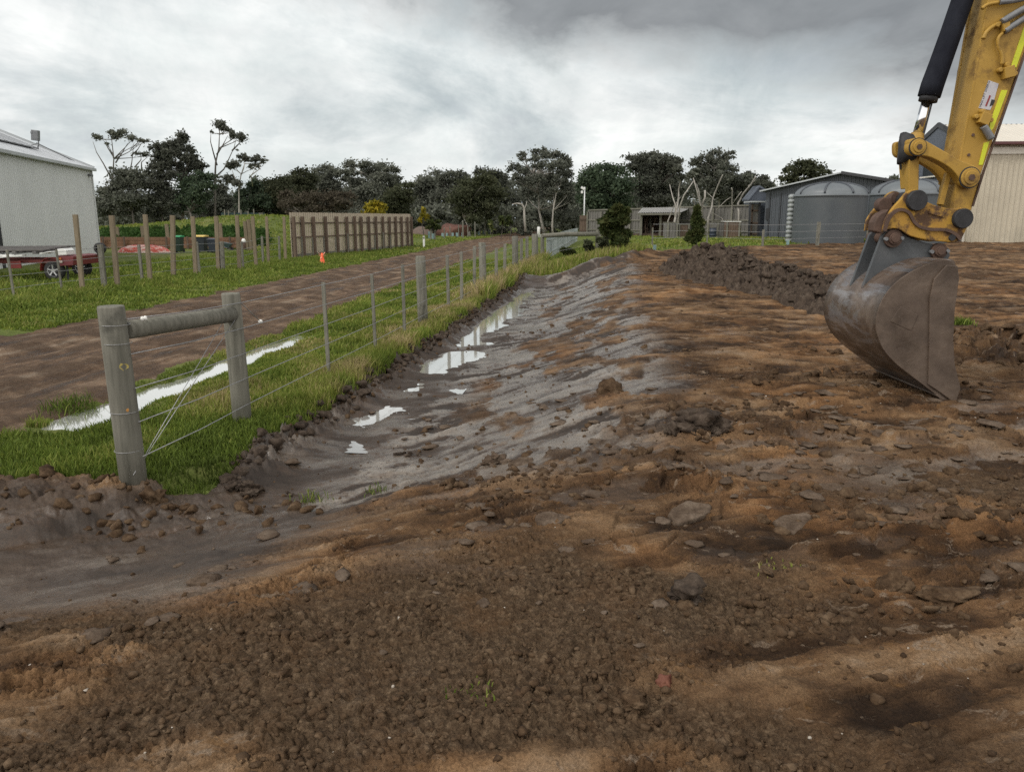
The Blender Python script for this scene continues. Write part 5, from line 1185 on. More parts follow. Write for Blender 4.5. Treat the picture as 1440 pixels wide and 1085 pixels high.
    m = MB(); m.prism([X(34, -.2, 24), X(57, -.2, 20), X(60, -.2, 33), X(52, -.2, 37), X(36, -.2, 30)], (0, .04, 0)) if False else m.prism([X(22, -.2, 17), X(38, -.2, 17), X(38, -.2, 27), X(22, -.2, 27)], (0, .05, 0)); m.build('side_box', REDP, t, .01)
    m = MB(); m.lathe(X(117, 1.2, 42)+Vector((0, -.1, 0)), [(4*u, 0), (7*u, -.01), (8*u, .04), (8*u, .16), (7*u, .2), (4*u, .2)], 20, ax=(0, 1, 0)); m.cyl(X(117, 1.2, 42), X(117, 1.2, 42)+Vector((0, .05, 0)), 4.2*u, 12); m.bar(X(108, 1.3, 30), X(117, 1.3, 42), .05, .05); m.build('spare_wheel', TYRE, t)
    m = MB(); m.bar(X(94, .1, 0), X(94, .1, 26), .05, .05); m.bar(X(90, .1, 0), X(98, .1, .2), .1, .02); m.build('prop_leg', DKTRIM, t)
trailer()
def right_shed():
    # cream shed with blue-grey gable end
    t0 = PX(1354, 336, 38); A = Z(t0, 0); e = Vector((1, -.075, 0)).normalized(); q = Vector((e.y*-1, e.x, 0)); L_ = 22
    B = A+e*L_; far = PX(1264, 300, 45.4); D = (Z(far, 0)-A); Dl = D.length; D.normalize(); ze = vertz(A.x, A.y, 203); zb = bz(A.x, A.y)-.1
    apx = PX(1309.5, 176, (A.y+far.y)/2); k = (Z(apx, 0)-A).length/Dl; zr = apx.z
    t = thing('metal_shed', 'tall cream sheeted shed with blue grey gable end behind the excavator arm', 'shed', Z(A, zb))
    m = MB(); corr(m, lin(Z(A, zb), Z(B, zb)), lin(Z(A, ze), Z(B, ze)), -q, L_, .24, .03); m.build('side_wall', CREAM, t)
    m = MB(); top = lambda s: Z(A+D*(Dl*s), ze+(zr-ze)*(s/k if s < k else (1-s)/(1-k))); corr(m, lin(Z(A+D*Dl, zb), Z(A, zb)), lambda s: top(1-s), Vector((D.y*-1, D.x, 0)) if Vector((D.y*-1, D.x, 0)).x < 0 else Vector((D.y, -D.x, 0)), Dl, .13, .02); m.build('gable_wall', BLUEL, t)
    m = MB(); rn = Vector((0, -.35, .93)); Rg = A+D*(Dl*k); corr(m, lin(Z(A-q*.25, ze-.0), Z(B-q*.25, ze-.0)), lin(Z(Rg, zr), Z(Rg+e*L_, zr)), rn, L_, .25, .03); m.build('roof', CREAMR, t)
    m = MB(); corr(m, lin(Z(A+D*Dl+e*L_, ze), Z(A+D*Dl, ze)), lin(Z(Rg+e*L_, zr), Z(Rg, zr)), (0, .35, .93), L_, .25, .03); m.build('roof', CREAMR, t)
    m = MB(); m.bar(Z(A-q*.33, ze+.02), Z(B-q*.33, ze+.02), .16, .14); m.build('gutter', MAROON, t, .02)
    m = MB(); m.bar(Z(A-q*.06, ze-.30), Z(B-q*.06, ze-.30), .05, .30); m.build('fascia_band', CREAMT, t)
    m = MB(); m.bar(Z(A-e*.03, ze), Z(Rg-e*.03, zr+.02), .08, .24); m.bar(Z(A+D*Dl-e*.03, ze), Z(Rg-e*.03, zr+.02), .08, .24); m.build('barge_board', DKTRIM, t)
    m = MB(); m.bar(Z(A-q*.04-e*.04, zb), Z(A-q*.04-e*.04, ze), .1, .1); m.build('corner_flashing', CREAMT, t)
    out = Vector((-D.y, D.x, 0)); out = out if out.x < 0 else -out
    c = A+D*(Dl*.52)+out*.06; zc = vertz(c.x, c.y, 237); rot = Matrix.Rotation(math.atan2(D.y, D.x), 3, 'Z'); m = MB(); m.box(Z(c, zc), (1.9, .04, .75), rot); o = m.build('window', GLASS, t)
    m = MB(); m.box(Z(c+out*.05, zc-.42), (2.1, .14, .07), rot); m.box(Z(c+out*.03, zc+.41), (2.0, .06, .06), rot); m.build('window_frame', CREAMT, o)
    # charcoal shed behind the tanks
    A = Z(PX(1074, 327, 47), 0); B = Z(PX(1293, 327, 42.5), 0); ap = PX(1184, 245, 44.7); zl = vertz(A.x, A.y, 269); zr2 = vertz(B.x, B.y, 263); zb = bz(A.x, A.y)-.1; zp = ap.z; D = B-A; Dl = D.length; D.normalize(); q = Vector((-D.y, D.x, 0)); kk = (Z(ap, 0)-A).length/Dl
    t = thing('metal_shed', 'low charcoal gabled shed behind the two grey water tanks', 'shed', Z(A, zb)); Dp = 14
    topf = lambda s: Z(A+D*(Dl*s), (zl+(zp-zl)*s/kk) if s < kk else (zr2+(zp-zr2)*(1-s)/(1-kk)))
    m = MB(); corr(m, lin(Z(A, zb), Z(B, zb)), topf, -q, Dl, .2, .025); m.build('front_wall', BLUEG, t)
    m = MB(); corr(m, lin(Z(A+q*Dp, zb), Z(A, zb)), lin(Z(A+q*Dp, zl), Z(A, zl)), -D, Dp, .2, .025); corr(m, lin(Z(B, zb), Z(B+q*Dp, zb)), lin(Z(B, zr2), Z(B+q*Dp, zr2)), D, Dp, .2, .025); m.build('side_walls', BLUEG, t)
    Ap = Z(A+D*(Dl*kk), 0); m = MB(); o = -q*.35
    corr(m, lin(Z(A-D*.3+o, zl-.04), Z(A-D*.3+q*Dp, zl-.04)), lin(Z(Ap+o, zp+.03), Z(Ap+q*Dp, zp+.03)), (-.2, 0, .97), Dp, .2, .03); corr(m, lin(Z(B+D*.3+q*Dp, zr2-.04), Z(B+D*.3+o, zr2-.04)), lin(Z(Ap+q*Dp, zp+.03), Z(Ap+o, zp+.03)), (.2, 0, .97), Dp, .2, .03); m.build('roof', BLUEG, t)
    m = MB(); m.bar(Z(A-D*.3+o*1.1, zl), Z(Ap+o*1.1, zp+.08), .05, .07); m.build('barge_board', TRIMG, t); m = MB(); m.bar(Z(B+D*.3+o*1.1, zr2), Z(Ap+o*1.1, zp+.08), .05, .16); m.build('barge_board', DKTRIM, t)
    def onw(px, py): s = pxx(px, A.x, A.y, D.x, D.y, 1); c = A+D*s-q*.05; return c, vertz(c.x, c.y, py)
    c, z1 = onw(1078, 293); _, z0 = onw(1078, 309); m = MB(); m.box(Z(c, (z0+z1)/2), (.22, .05, z1-z0)); m.build('window', DKTRIM, t)
    for px in (1080, 1095): c, _ = onw(px, 300); m = MB(); m.bar(Z(c+q*.02, zb), Z(c+q*.02, zl-.1), .03, .04); m.build('sheet_joint', DKTRIM, t)
    # little gabled lean-to left of it
    Y = 49.5; zb = .75; P = lambda px, py, y=Y: PX(px, py, y); t = thing('garden_shed', 'small blue grey gabled shed with flat porch left of the charcoal shed', 'shed', Z(P(1054, 327), zb))
    pts = [Z(P(1054, 327), zb), Z(P(1078, 327), zb), P(1078, 270), P(1068.5, 264.5), P(1054, 281)]; m = MB(); m.prism(pts, (0, 1.2, 0)); m.build('walls', BLUEL, t)
    m = MB(); a, b = P(1052.5, 282.5, Y-.15), P(1068.5, 263.5, Y-.15); m.prism([a, b, b+Vector((0, 0, .12)), a+Vector((0, 0, .12))], (0, 1.4, 0)); c = P(1081, 271.5, Y-.15); m.prism([b, c, c+Vector((0, 0, .12)), b+Vector((0, 0, .12))], (0, 1.4, 0)); m.build('roof', BLUEL, t)
    m = MB(); m.box((P(1064, 284, Y-.9)), (1.1, 1.6, .08)); m.build('porch_roof', TRIMG, t); [MB().bar(Z(P(px, 300, Y-1.5), zb-.1), P(px, 284.5, Y-1.5), .1, .1).build('porch_post', DKTRIM, t) for px in (1055, 1068.5)]
    m = MB(); a = P(1056, 287, Y-1.3); b = Z(P(1067, 287, Y-1.3), zb+.05); m.box(((a.x+b.x)/2, a.y, (a.z+b.z)/2), (b.x-a.x, .05, a.z-b.z)); o = m.build('gate', GPALING, t); m = MB()
    for z in (.2, .85, 1.6): m.bar(Vector((a.x, a.y-.05, b.z+z)), Vector((b.x, a.y-.05, b.z+z)), .04, .1)
    m.bar(Vector((a.x+.1, a.y-.05, b.z)), Vector((a.x+.1, a.y-.05, a.z)), .08, .04); m.build('gate_frame', DKWOOD, o)
right_shed()
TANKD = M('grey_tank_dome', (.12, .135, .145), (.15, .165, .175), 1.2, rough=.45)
def tanks():
    def tank(px0, px1, top, dome, base, Y, lab, nr=16):
        c = PX((px0+px1)/2, base, Y); r = (px1-px0)/2/F*Y*.95; zb = bz(c.x, c.y)-.08; c = Vector((c.x, c.y+r*.0, zb)); zt = vertz(c.x, c.y-r, top)-zb; zd = vertz(c.x, c.y, dome)-zb
        t = thing('water_tank', lab, 'water tank', c); m = MB(); pr = [(r, 0)]
        for k in range(22): z = zt*(k+.5)/22; pr += [(r+.012, z-.02), (r-.004, z+.03)]
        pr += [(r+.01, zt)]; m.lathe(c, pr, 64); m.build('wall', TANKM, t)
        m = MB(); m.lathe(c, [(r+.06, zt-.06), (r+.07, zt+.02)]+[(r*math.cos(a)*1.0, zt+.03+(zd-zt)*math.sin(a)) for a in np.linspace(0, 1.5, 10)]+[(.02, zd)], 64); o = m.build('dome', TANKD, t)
        m = MB()
        for k in range(nr//2): a = 2*math.pi*(k+.3)/(nr//2); m.tube([c+Vector((math.cos(a)*r*math.cos(b), math.sin(a)*r*math.cos(b), zt+.045+(zd-zt)*math.sin(b))) for b in np.linspace(0, 1.45, 9)], .045, 6)
        m.build('dome_rib', BLUEG, o); m = MB(); m.cyl(c+Vector((0, 0, zd-.02)), c+Vector((0, 0, zd+.06)), .3, 20); m.build('hatch', TANKM, o)
        return c, r, zb, zt
    c, r, zb, zt = tank(1114, 1212, 273, 258, 337.5, 36, 'grey domed water tank standing clear to the left of the excavator bucket')
    tank(1221, 1326, 271, 253.5, 337, 37, 'second grey domed water tank, partly behind the excavator arm')
    p = PX(1109.5, 336, 37.6); z = bz(p.x, p.y); t = thing('upright_strip', 'pale ribbed upright shaped as the lit edge of a corrugated tank against the left side of the water tank', 'pipe', (p.x, p.y, z)); m = MB(); zt2 = vertz(p.x, p.y, 273); n = 11; pr = [(0, 0)]  # pale ribs stand in for highlights on a corrugated tank behind
    for k in range(n): h = (zt2-z)/n; pr += [(.17, k*h+.02), (.17, k*h+h*.72), (.12, k*h+h*.78), (.12, k*h+h*.98)]
    m.lathe((p.x, p.y, z), pr+[(0, zt2-z)], 20); m.build('stack', M('lit_tank_edge', (.22, .24, .24), (.34, .36, .36), 3, rough=.5), t)
    m = MB(); m.tube([Vector((p.x, p.y, zt2-.15)), Vector((p.x+.3, p.y-.3, zt2+.0))], .08, 10); m.build('elbow', STEEL, t)
    p = PX(1218, 276, 36.2); t = thing('overflow_pipe', 'white overflow pipe between the two water tanks', 'pipe', (p.x, p.y, bz(p.x, p.y))); m = MB(); m.tube([(p.x, p.y, bz(p.x, p.y)), (p.x, p.y, p.z), (p.x-.1, p.y+.1, p.z+.12), (p.x-.5, p.y+.3, p.z+.14)], .05, 8); m.build('pipe', WHITEP, t)
tanks()
def back_yard():
    zb = .72; A = Z(PX(827, 328, 60), zb); B = Z(PX(1056, 328, 49.5), zb); d = B-A; L_ = d.length; d.normalize(); rot = Matrix.Rotation(math.atan2(d.y, d.x), 3, 'Z'); n = Vector((d.y, -d.x, 0)); za = vertz(A.x, A.y, 296); zz = vertz(B.x, B.y, 289)
    t = thing('paling_fence', 'long grey weathered paling fence across the back of the lawn', 'fence', A); m = MB(); N_ = int(L_/.13); r = random.Random(9)
    for k in range(N_): s = k/N_; zt = za+(zz-za)*s+r.uniform(-.02, .02); c = A+d*(L_*s)+n*((k % 2)*.02); m.box(Z(c, (zb-.1+zt)/2), (.118, .015, zt-zb+.1), rot)
    m.build('palings', GPALING, t); m = MB()
    m.bar(Z(A+n*.04, za+.02), Z(B+n*.04, zz+.02), .10, .09); m.build('capping', GREYWOOD, t)
    for z in (.4, 1.1): m = MB(); m.bar(Z(A+n*.06, zb+z), Z(B+n*.06, zb+z), .04, .08); m.build('rail', GREYWOOD, t)
    for k in range(11): s = k/10; c = A+d*(L_*s)+n*.1; zt = za+(zz-za)*s-.1; m = MB(); m.box(Z(c, (zb-.1+zt)/2), (.11, .09, zt-zb+.1), rot); m.build('post', GREYWOOD, t)
    p = PX(822, 326, 60.5); t = thing('gate_panel', 'dark brown timber panel at the left end of the grey paling fence', 'gate', Z(p, zb)); m = MB(); h = vertz(p.x, p.y, 303)-zb
    for k in range(4): m.box(Z(p+Vector((-.3+k*.2, 0, 0)), zb+h/2), (.19, .03, h))
    m.build('boards', DKWOOD, t); m = MB(); [m.bar(Z(p+Vector((-.4, -.04, 0)), zb+h*q), Z(p+Vector((.4, -.04, 0)), zb+h*q), .03, .1) for q in (.2, .8)]; m.build('rail', DKWOOD, t)
    # lean-to
    Y = 51.5; P = lambda px, py, y=Y: PX(px, py, y); t = thing('lean_to', 'open timber lean-to with sloping tin roof against the grey paling fence', 'shelter', Z(P(925, 329), zb))
    m = MB(); a, b, c, e = P(897, 299.5, Y-.4), P(957, 299, Y-.4), P(974, 291.5, Y+2.6), P(903, 292.5, Y+2.6); corr(m, lin(a, b), lin(e, c), (0, -.1, 1), 3.0, .16, .03); m.build('roof', M('grey_tin', (.24, .235, .22), (.33, .325, .31), 3, rough=.6), t)
    m = MB(); m.bar(a-Vector((0, .02, .08)), b-Vector((0, .02, .08)), .05, .12); m.build('roof_beam', GREYWOOD, t)
    for px in (902, 929, 954): q = P(px, 300); m = MB(); m.bar(Z(q, zb-.1), q, .13, .13); m.build('post', GREYWOOD, t)
    m = MB(); m.prism([Z(P(903, 330, Y+1.9), zb), Z(P(948, 330, Y+1.9), zb), P(948, 295, Y+1.9), P(903, 295, Y+1.9)], (0, .05, 0)); m.build('back_wall', DKWOOD, t)
    m = MB(); m.prism([Z(P(902, 330, Y+.1), zb), Z(P(902, 330, Y+1.9), zb), P(902, 295, Y+1.9), P(902, 299, Y+.1)], (.05, 0, 0)); m.prism([Z(P(930, 330, Y+.1), zb), Z(P(930, 330, Y+1.9), zb), P(930, 295, Y+1.9), P(930, 299, Y+.1)], (.05, 0, 0)); m.build('side_wall', DKWOOD, t)
    q = Z(P(916, 329, Y+.4), zb); t = thing('timber_stack', 'old boards and poles leaning inside the open lean-to', 'timber', q)
    for k in range(9): m = MB(); a = q+Vector((random.uniform(-.7, .4), random.uniform(0, .5), 0)); m.bar(a, a+Vector((random.uniform(-.1, .7), .7, random.uniform(.9, 1.4))), .09, .04); m.build('board', GREYWOOD if k % 2 else DKWOOD, t)
    m = MB(); [m.bar(q+Vector((-1.2, -.3+.12*k, .08+.04*k)), q+Vector((1.3, -.2+.1*k, .1+.05*k)), .14, .06) for k in range(4)]; m.build('fallen_boards', DKWOOD, t)
    # crates / compost bays
    def box_(px0, px1, top, base, Y, lab, mat, lid=None, name='timber_bin'):
        a, b = PX(px0, base, Y), PX(px1, base, Y); h = vertz(a.x, a.y, top)-zb; t = thing(name, lab, 'timber box', Z((a+b)/2, zb)); w = b.x-a.x; n = max(3, int(w/.13)); m = MB()
        for k in range(n): m.box((a.x+w*(k+.5)/n, a.y, zb+h/2), (w/n*.93, .03, h))
        for k in range(5): m.box((a.x, a.y+.1+k*.2, zb+h/2), (.03, .18, h)); m.box((b.x, a.y+.1+k*.2, zb+h/2), (.03, .18, h))
        m.build('boards', mat, t); m = MB(); m.box(((a.x+b.x)/2, a.y+.5, zb+h+.02), (w+.08, 1.1, .045)); m.build('lid', lid or mat, t)
        [MB().bar(Vector((x, a.y-.04, zb)), Vector((x, a.y-.04, zb+h)), .09, .05).build('corner_post', GREYWOOD, t) for x in (a.x+.06, b.x-.06)]
    box_(937, 952.5, 313.5, 338, 46, 'upright grey board box, left one beside the small fir', GPALING, GREYWOOD)
    box_(953, 969, 316, 338, 46.3, 'lower dark board box with sloping lid just left of the small fir', DKWOOD, GREYWOOD)
    box_(1020, 1040, 312, 334, 47, 'dark bench cupboard with a thin pale top behind the soil heap', DKWOOD, WHITEP, 'bench')
    box_(1007, 1020, 312.5, 334, 47.4, 'grey board hutch between blue drum and dark bench', GPALING, GREYWOOD)
    p = Z(PX(1002, 334, 47), zb); t = thing('drum', 'dark blue drum standing between the fir and the hutch', 'drum', p); u = 47/F; h = vertz(p.x, p.y, 321)-zb; m = MB(); m.lathe(p, [(0, 0), (4.6*u, 0), (4.6*u, h*.33), (4.9*u, h*.35), (4.6*u, h*.38), (4.6*u, h*.66), (4.9*u, h*.68), (4.6*u, h*.71), (4.6*u, h), (0, h)], 20); m.build('body', M('blue_plastic', (.02, .028, .045), (.03, .04, .06), 4, rough=.5), t); m = MB(); m.cyl(p+Vector((0, 0, h)), p+Vector((0, 0, h+.04)), 4.7*u, 20); m.build('lid', DKTRIM, t)
    # lamp mast left of the fence
    p = Z(PX(821, 326, 61), zb); t = thing('mast', 'thin white mast with a small camera head by the dark gate panel', 'mast', p); z = vertz(p.x, p.y, 263); m = MB(); m.tube([p, Z(p, z)], .05, 8); m.build('pole', M('pole_white', (.62, .63, .63), rough=.4), t); m = MB(); m.box(Z(p+Vector((-.12, 0, 0)), z-.1), (.35, .15, .18), Matrix.Rotation(.5, 3, 'Y')); m.box(Z(p+Vector((-.2, 0, 0)), z-.38), (.16, .16, .2)); m.build('camera_head', WHITEP, t, .02)
    # wire fence at the far end of the pad
    pts = [(917, 320, 346, 2), (994, 313, 344, 2), (1072, 323, 348, 3), (1149, 312, 346, 4.5), (1218, 316, 344, 2), (1362.5, 314, 338, 1.6), (1437, 308, 338, 7)]
    g = G(1072, 346); t = thing('wire_fence', 'thin picket and wire fence along the far edge of the brown pad', 'fence', g); tp = []
    for px, ty, by, w in pts:
        q = G(px, by); q.z = bz(q.x, q.y); k = w/F*q.y*.9; z1 = vertz(q.x, q.y, ty); m = MB(); m.bar(q-Vector((0, 0, .1)), Z(q, z1), k, k*.8, (0, 1, 0)); m.build('picket' if w < 6 else 'post', GREYWOOD if px != 1362.5 else DKTRIM, t); tp.append((q, z1))
    m = MB()
    for k in (.35, .65, .95): m.tube([q+Vector((0, -.04, (.95)*k)) for q, z1 in tp]+[tp[-1][0]+Vector((6, -.2, .95*k))], .006, 4)
    m.build('wire', GALV, t)
back_yard()
def far_left_bits():
    # planting rows with tree guards
    GU = M('pale_guard_plastic', (.14, .22, .23), (.22, .31, .31), 4, rough=.5); r = random.Random(3)
    base = thing('tree_guard', 'pale teal plastic tree guard in the planted row beyond the marker post', 'tree guard', (0, 0, 0), 'tree guards in the planted rows')
    m = MB()
    for k in range(3): a = k*2.094; b = a+2.094; m.bar((math.cos(a)*.16, math.sin(a)*.16, .25), (math.cos(b)*.16, math.sin(b)*.16, .25), .5, .012, (0, 0, 1))
    m = MB(); tri = [Vector((math.cos(k*2.094)*.2, math.sin(k*2.094)*.2, 0)) for k in range(3)]
    for k in range(3): a, b = tri[k], tri[(k+1) % 3]; m.add([a, b, b+Vector((0, 0, .55)), a+Vector((0, 0, .55))], [(0, 1, 2, 3)])
    m.build('sleeve', GU, base); m = MB(); m.bar((0, .12, 0), (0, .12, .8), .03, .03); m.build('stake', TANWOOD, base)
    sp = [(604, 335), (609, 336), (623, 334), (629, 333.5), (637, 333), (643, 333), (650, 332.5), (673, 330), (680, 329.5), (688, 329), (697, 328), (867-14, 357), (856, 358), (920, 352), (1108, 344)]
    for i, (px, py) in enumerate(sp):
        p = G(px, py); p.z = bz(p.x, p.y)
        lab = None if i < 11 else ['teal tree guard at the foot of the big round shrub', 'second teal guard beside the big round shrub', 'lone teal guard on the lawn edge left of the soil heap', 'small green guard on the lawn in front of the tank'][i-11]
        if i == 0: base.location = p
        else:
            o = dup(base, p, lab, r.uniform(0, 2), sc=.8 if i < 11 else .38)
            if lab: del o['group']
    stk = thing('garden_stake', 'thin pale stake standing in the planted row beyond the marker post', 'stake', (0, 0, 0), 'stakes in the planted rows'); m = MB(); m.bar((0, 0, -.1), (0, 0, 1.45), .12, .1, (0, 1, 0)); m.build('shaft', GREYWOOD, stk)
    m = MB(); m.cyl((0, 0, 1.44), (0, 0, 1.46), .04, 8); m.build('cap', WHITEP, stk)
    q = [(606, 337, 1), (612, 337, .8), (625, 335.5, .8), (633, 334, .8), (645, 334, .9), (651, 335.5, 1.2), (658, 333, .8), (668, 333, 1.1), (675, 331, .9), (682, 331, 1.2), (690, 330, .8), (698, 329.5, .9), (705, 328.5, 1), (711, 327.5, 1.2), (718, 326, 1), (724, 325.5, 1.1), (731, 324, 1.2), (738, 323.5, 1.2), (744, 322.5, 1.2)]
    for i, (px, py, h) in enumerate(q):
        p = G(px, py); p.z = 0
        if i == 0: stk.location = p
        else: dup(stk, p, sc=h)
    # reddish mound
    p = G(638, 330); p.y = min(p.y, 100); p = Z(PX(640, 320, 92), 0); v, f = lumpy(3, 311, .3, 1); o = mesh_np('soil_mound', v*np.array([1.6, 1.2, 1.1]), f, M('red_soil', (.12, .055, .04), (.18, .09, .07), 3, rough=.9, bmp=.4), smooth=False); o.location = (p.x, p.y, .4); tag(o, 'reddish soil mound behind the planted rows', 'soil mound')
    p = Z(PX(588, 322, 80), 0); v, f = lumpy(3, 312, .3, 1); o = mesh_np('soil_mound', v*np.array([1.2, 1.0, .7]), f, M('brown_heap', (.09, .065, .05), (.14, .10, .08), 3, rough=.9, bmp=.4), smooth=False); o.location = (p.x, p.y, .3); tag(o, 'low brown mound just past the end of the pale paling fence', 'soil mound')
    # white tank post and odds by the road end
    p = Z(PX(757.5, 323, 82), 0); t = thing('white_post', 'short thick white post at the far end of the road', 'post', p); u = 82/F; m = MB(); m.lathe(p, [(0, 0), (2.1*u, 0), (2.1*u, 14*u), (1.6*u, 14.8*u), (0, 15*u)], 14); m.build('shaft', WHITEP, t); m = MB(); m.box(p+Vector((4*u, 0, 2.5*u)), (3.5*u, .3, 4*u)); m.build('meter_box', WHITEP, t, .04)
    # netting pen
    a, b = PX(312, 316, 72), PX(359, 316, 72); t = thing('netting_pen', 'dark teal netting pen on stakes on top of the grassy bank', 'pen', (a.x, a.y, bz(a.x, a.y))); NET = M('teal_netting', (.018, .04, .042), (.03, .06, .06), 8, rough=.8); m = MB(); z1 = vertz(a.x, a.y, 300)
    m.box(((a.x+b.x)/2, a.y, (bz(a.x, a.y)+z1)/2-.1), (b.x-a.x, .03, z1-bz(a.x, a.y)+.3)); m.box((b.x, a.y+1.5, (bz(a.x, a.y)+z1)/2-.1), (.03, 3, z1-bz(a.x, a.y)+.3)); m.build('net', NET, t)
    for px in (316, 321.5, 330, 339, 349, 357): q = PX(px, 300, 71.9); m = MB(); m.bar(Z(q, bz(q.x, q.y)-.3), Z(q, vertz(q.x, q.y, 297-random.random()*4)), .09, .09); m.build('stake', GREYWOOD, t)
    q = PX(367, 300, 71); t = thing('bank_post', 'pale green post on the grassy bank right of the netting pen', 'post', (q.x, q.y, bz(q.x, q.y))); m = MB(); m.bar(Z(q, bz(q.x, q.y)-.3), Z(q, vertz(q.x, q.y, 300)), .3, .2); m.build('shaft', GREYWOOD, t); m = MB(); m.box(Z(q, vertz(q.x, q.y, 299.6)), (.34, .24, .05)); m.build('cap', GREYWOOD, t)
far_left_bits()
# ------------------------------------------------------------------ trees and shrubs
def plants():
    z5 = lambda *L_: [(120+a/5.54, 160+b/5.54, c/5.54, d/5.54) for a, b, c, d in L_]
    l5 = lambda *L_: [(120+a/5.54, 160+b/5.54) for a, b in L_]
    T = tree
    T('gum_tree', 'tall umbrella shaped gum with bare limbs just right of the pale shed', 'tree', 158, 96, z5((90, 190, 48, 24), (195, 160, 42, 26), (255, 185, 30, 22), (295, 165, 50, 34), (365, 195, 45, 28), (430, 215, 36, 18), (470, 215, 26, 18), (172, 235, 22, 12), (455, 325, 58, 20), (200, 425, 22, 14)), GUM, BARK, trunk=l5((210, 860), (213, 520), (222, 350), (205, 200)), tr=.22, lsize=0.159, dens=8, depth=.6, puff=1.28, fill=False, extra=[l5((213, 520), (150, 390), (90, 300), (50, 215)), l5((222, 380), (280, 310), (330, 230)), l5((205, 330), (170, 260), (150, 200)), l5((340, 500), (345, 380), (362, 230)), l5((360, 330), (410, 280), (440, 220)), l5((430, 440), (450, 380), (480, 330)), l5((400, 420), (440, 360), (450, 320))])
    T('gum_tree', 'broad layered gum between the umbrella gum and the tallest gum', 'tree', 250, 92, z5((740, 180, 56, 32), (560, 270, 55, 38), (640, 260, 45, 35), (710, 265, 80, 55), (800, 290, 50, 45), (600, 365, 70, 55), (690, 420, 70, 55), (830, 370, 60, 50), (905, 408, 40, 30), (560, 430, 60, 40), (620, 500, 60, 40), (760, 460, 50, 40)), GUM, BARK, trunk=l5((760, 800), (765, 520), (735, 330), (720, 240)), tr=.3, lsize=0.184, dens=10, puff=1.28, fill=True, extra=[l5((765, 520), (800, 420), (820, 320)), l5((600, 800), (595, 560), (570, 430), (560, 300)), l5((740, 360), (690, 320), (650, 280))])
    T('gum_tree', 'tallest gum with bare forked trunk and small crown at the top', 'tree', 302, 94, z5((1050, 95, 55, 38), (1085, 130, 38, 30), (1150, 180, 32, 34), (1210, 185, 42, 40), (1145, 145, 20, 16), (985, 150, 14, 14)), GUM, BARK, trunk=l5((1010, 830), (1010, 520), (1015, 380), (1040, 270), (1045, 160)), tr=.24, lsize=0.159, dens=9, depth=.5, puff=1.28, fill=False, extra=[l5((1012, 400), (990, 300), (980, 220), (990, 150)), l5((1012, 500), (1070, 430), (1130, 360), (1160, 260), (1175, 190)), l5((1150, 290), (1190, 230), (1215, 195)), l5((1030, 320), (1080, 250), (1110, 170))])
    T('gum_tree', 'smaller gum with three tufted heads right of the tallest gum', 'tree', 334, 88, z5((1165, 405, 55, 38), (1240, 355, 46, 40), (1345, 365, 48, 40), (1330, 410, 40, 30), (1130, 410, 30, 24), (1110, 520, 60, 45), (1180, 550, 40, 35)), GUM, PALEB, trunk=l5((1200, 830), (1195, 560), (1215, 470), (1240, 390)), tr=.16, lsize=.24, dens=9, depth=.5, puff=1.28, fill=False, extra=[l5((1195, 560), (1160, 480), (1130, 420)), l5((1290, 560), (1300, 490), (1335, 400)), l5((1300, 480), (1345, 430), (1360, 380)), l5((1210, 480), (1240, 430), (1245, 370))])
    for px, pf, lf, lab in ((190, ((340, 480, 110, 60), (300, 580, 130, 90), (420, 560, 110, 90), (200, 620, 110, 70), (360, 680, 150, 70), (150, 690, 90, 60)), GUM, 'dense bushy dark gum next to the pale shed wall'),
                        (228, ((560, 560, 80, 60), (620, 620, 90, 70), (520, 690, 90, 60), (690, 660, 70, 60), (500, 480, 60, 50)), GUM, 'open dark gum with thin stems under the layered gum'),
                        (272, ((850, 540, 110, 60), (800, 600, 90, 60), (920, 500, 80, 45), (960, 580, 70, 50), (760, 680, 80, 50), (880, 690, 80, 50)), DARKL, 'spreading dark crown below and left of the tallest gum'),
                        (300, ((990, 640, 80, 60), (1060, 600, 70, 50), (1100, 690, 80, 50), (980, 720, 80, 40)), GUM, 'thin stemmed low gum directly beneath the tallest gum'),
                        (352, ((1290, 560, 60, 50), (1250, 640, 90, 70), (1360, 600, 80, 60), (1330, 700, 120, 60), (1420, 640, 70, 60)), DARKL, 'round dark bushy tree above the netting pen')):
        T('gum_tree', lab, 'tree', px, random.uniform(84, 104), z5(*pf), lf, BARK, lsize=0.184, dens=9, tr=.2)
    z6 = lambda *L_: [(380+a/4.235, 210+b/4.235, c/4.235, d/4.235) for a, b, c, d in L_]
    T('bushy_tree', 'olive bushy tree behind the left end of the pale paling fence', 'tree', 396, 98, z6((20, 215, 70, 40), (70, 190, 50, 32), (-30, 250, 70, 50), (60, 270, 90, 60), (0, 330, 90, 60), (120, 330, 60, 50)), OLIVE, BARK, lsize=0.196, dens=10, tr=.2)
    T('bushy_tree', 'rounded olive tree, second above the pale paling fence', 'tree', 424, 106, z6((185, 150, 60, 34), (150, 190, 60, 40), (230, 190, 60, 40), (180, 250, 90, 60), (200, 320, 80, 60)), OLIVE, BARK, lsize=0.208, dens=10, tr=.22)
    T('gum_tree', 'dark gum with level top left of the twin headed gum', 'tree', 456, 112, z6((330, 125, 75, 32), (300, 170, 70, 45), (380, 160, 50, 40), (340, 230, 90, 55), (330, 300, 80, 50)), GUM, BARK, lsize=0.208, dens=10, tr=.25)
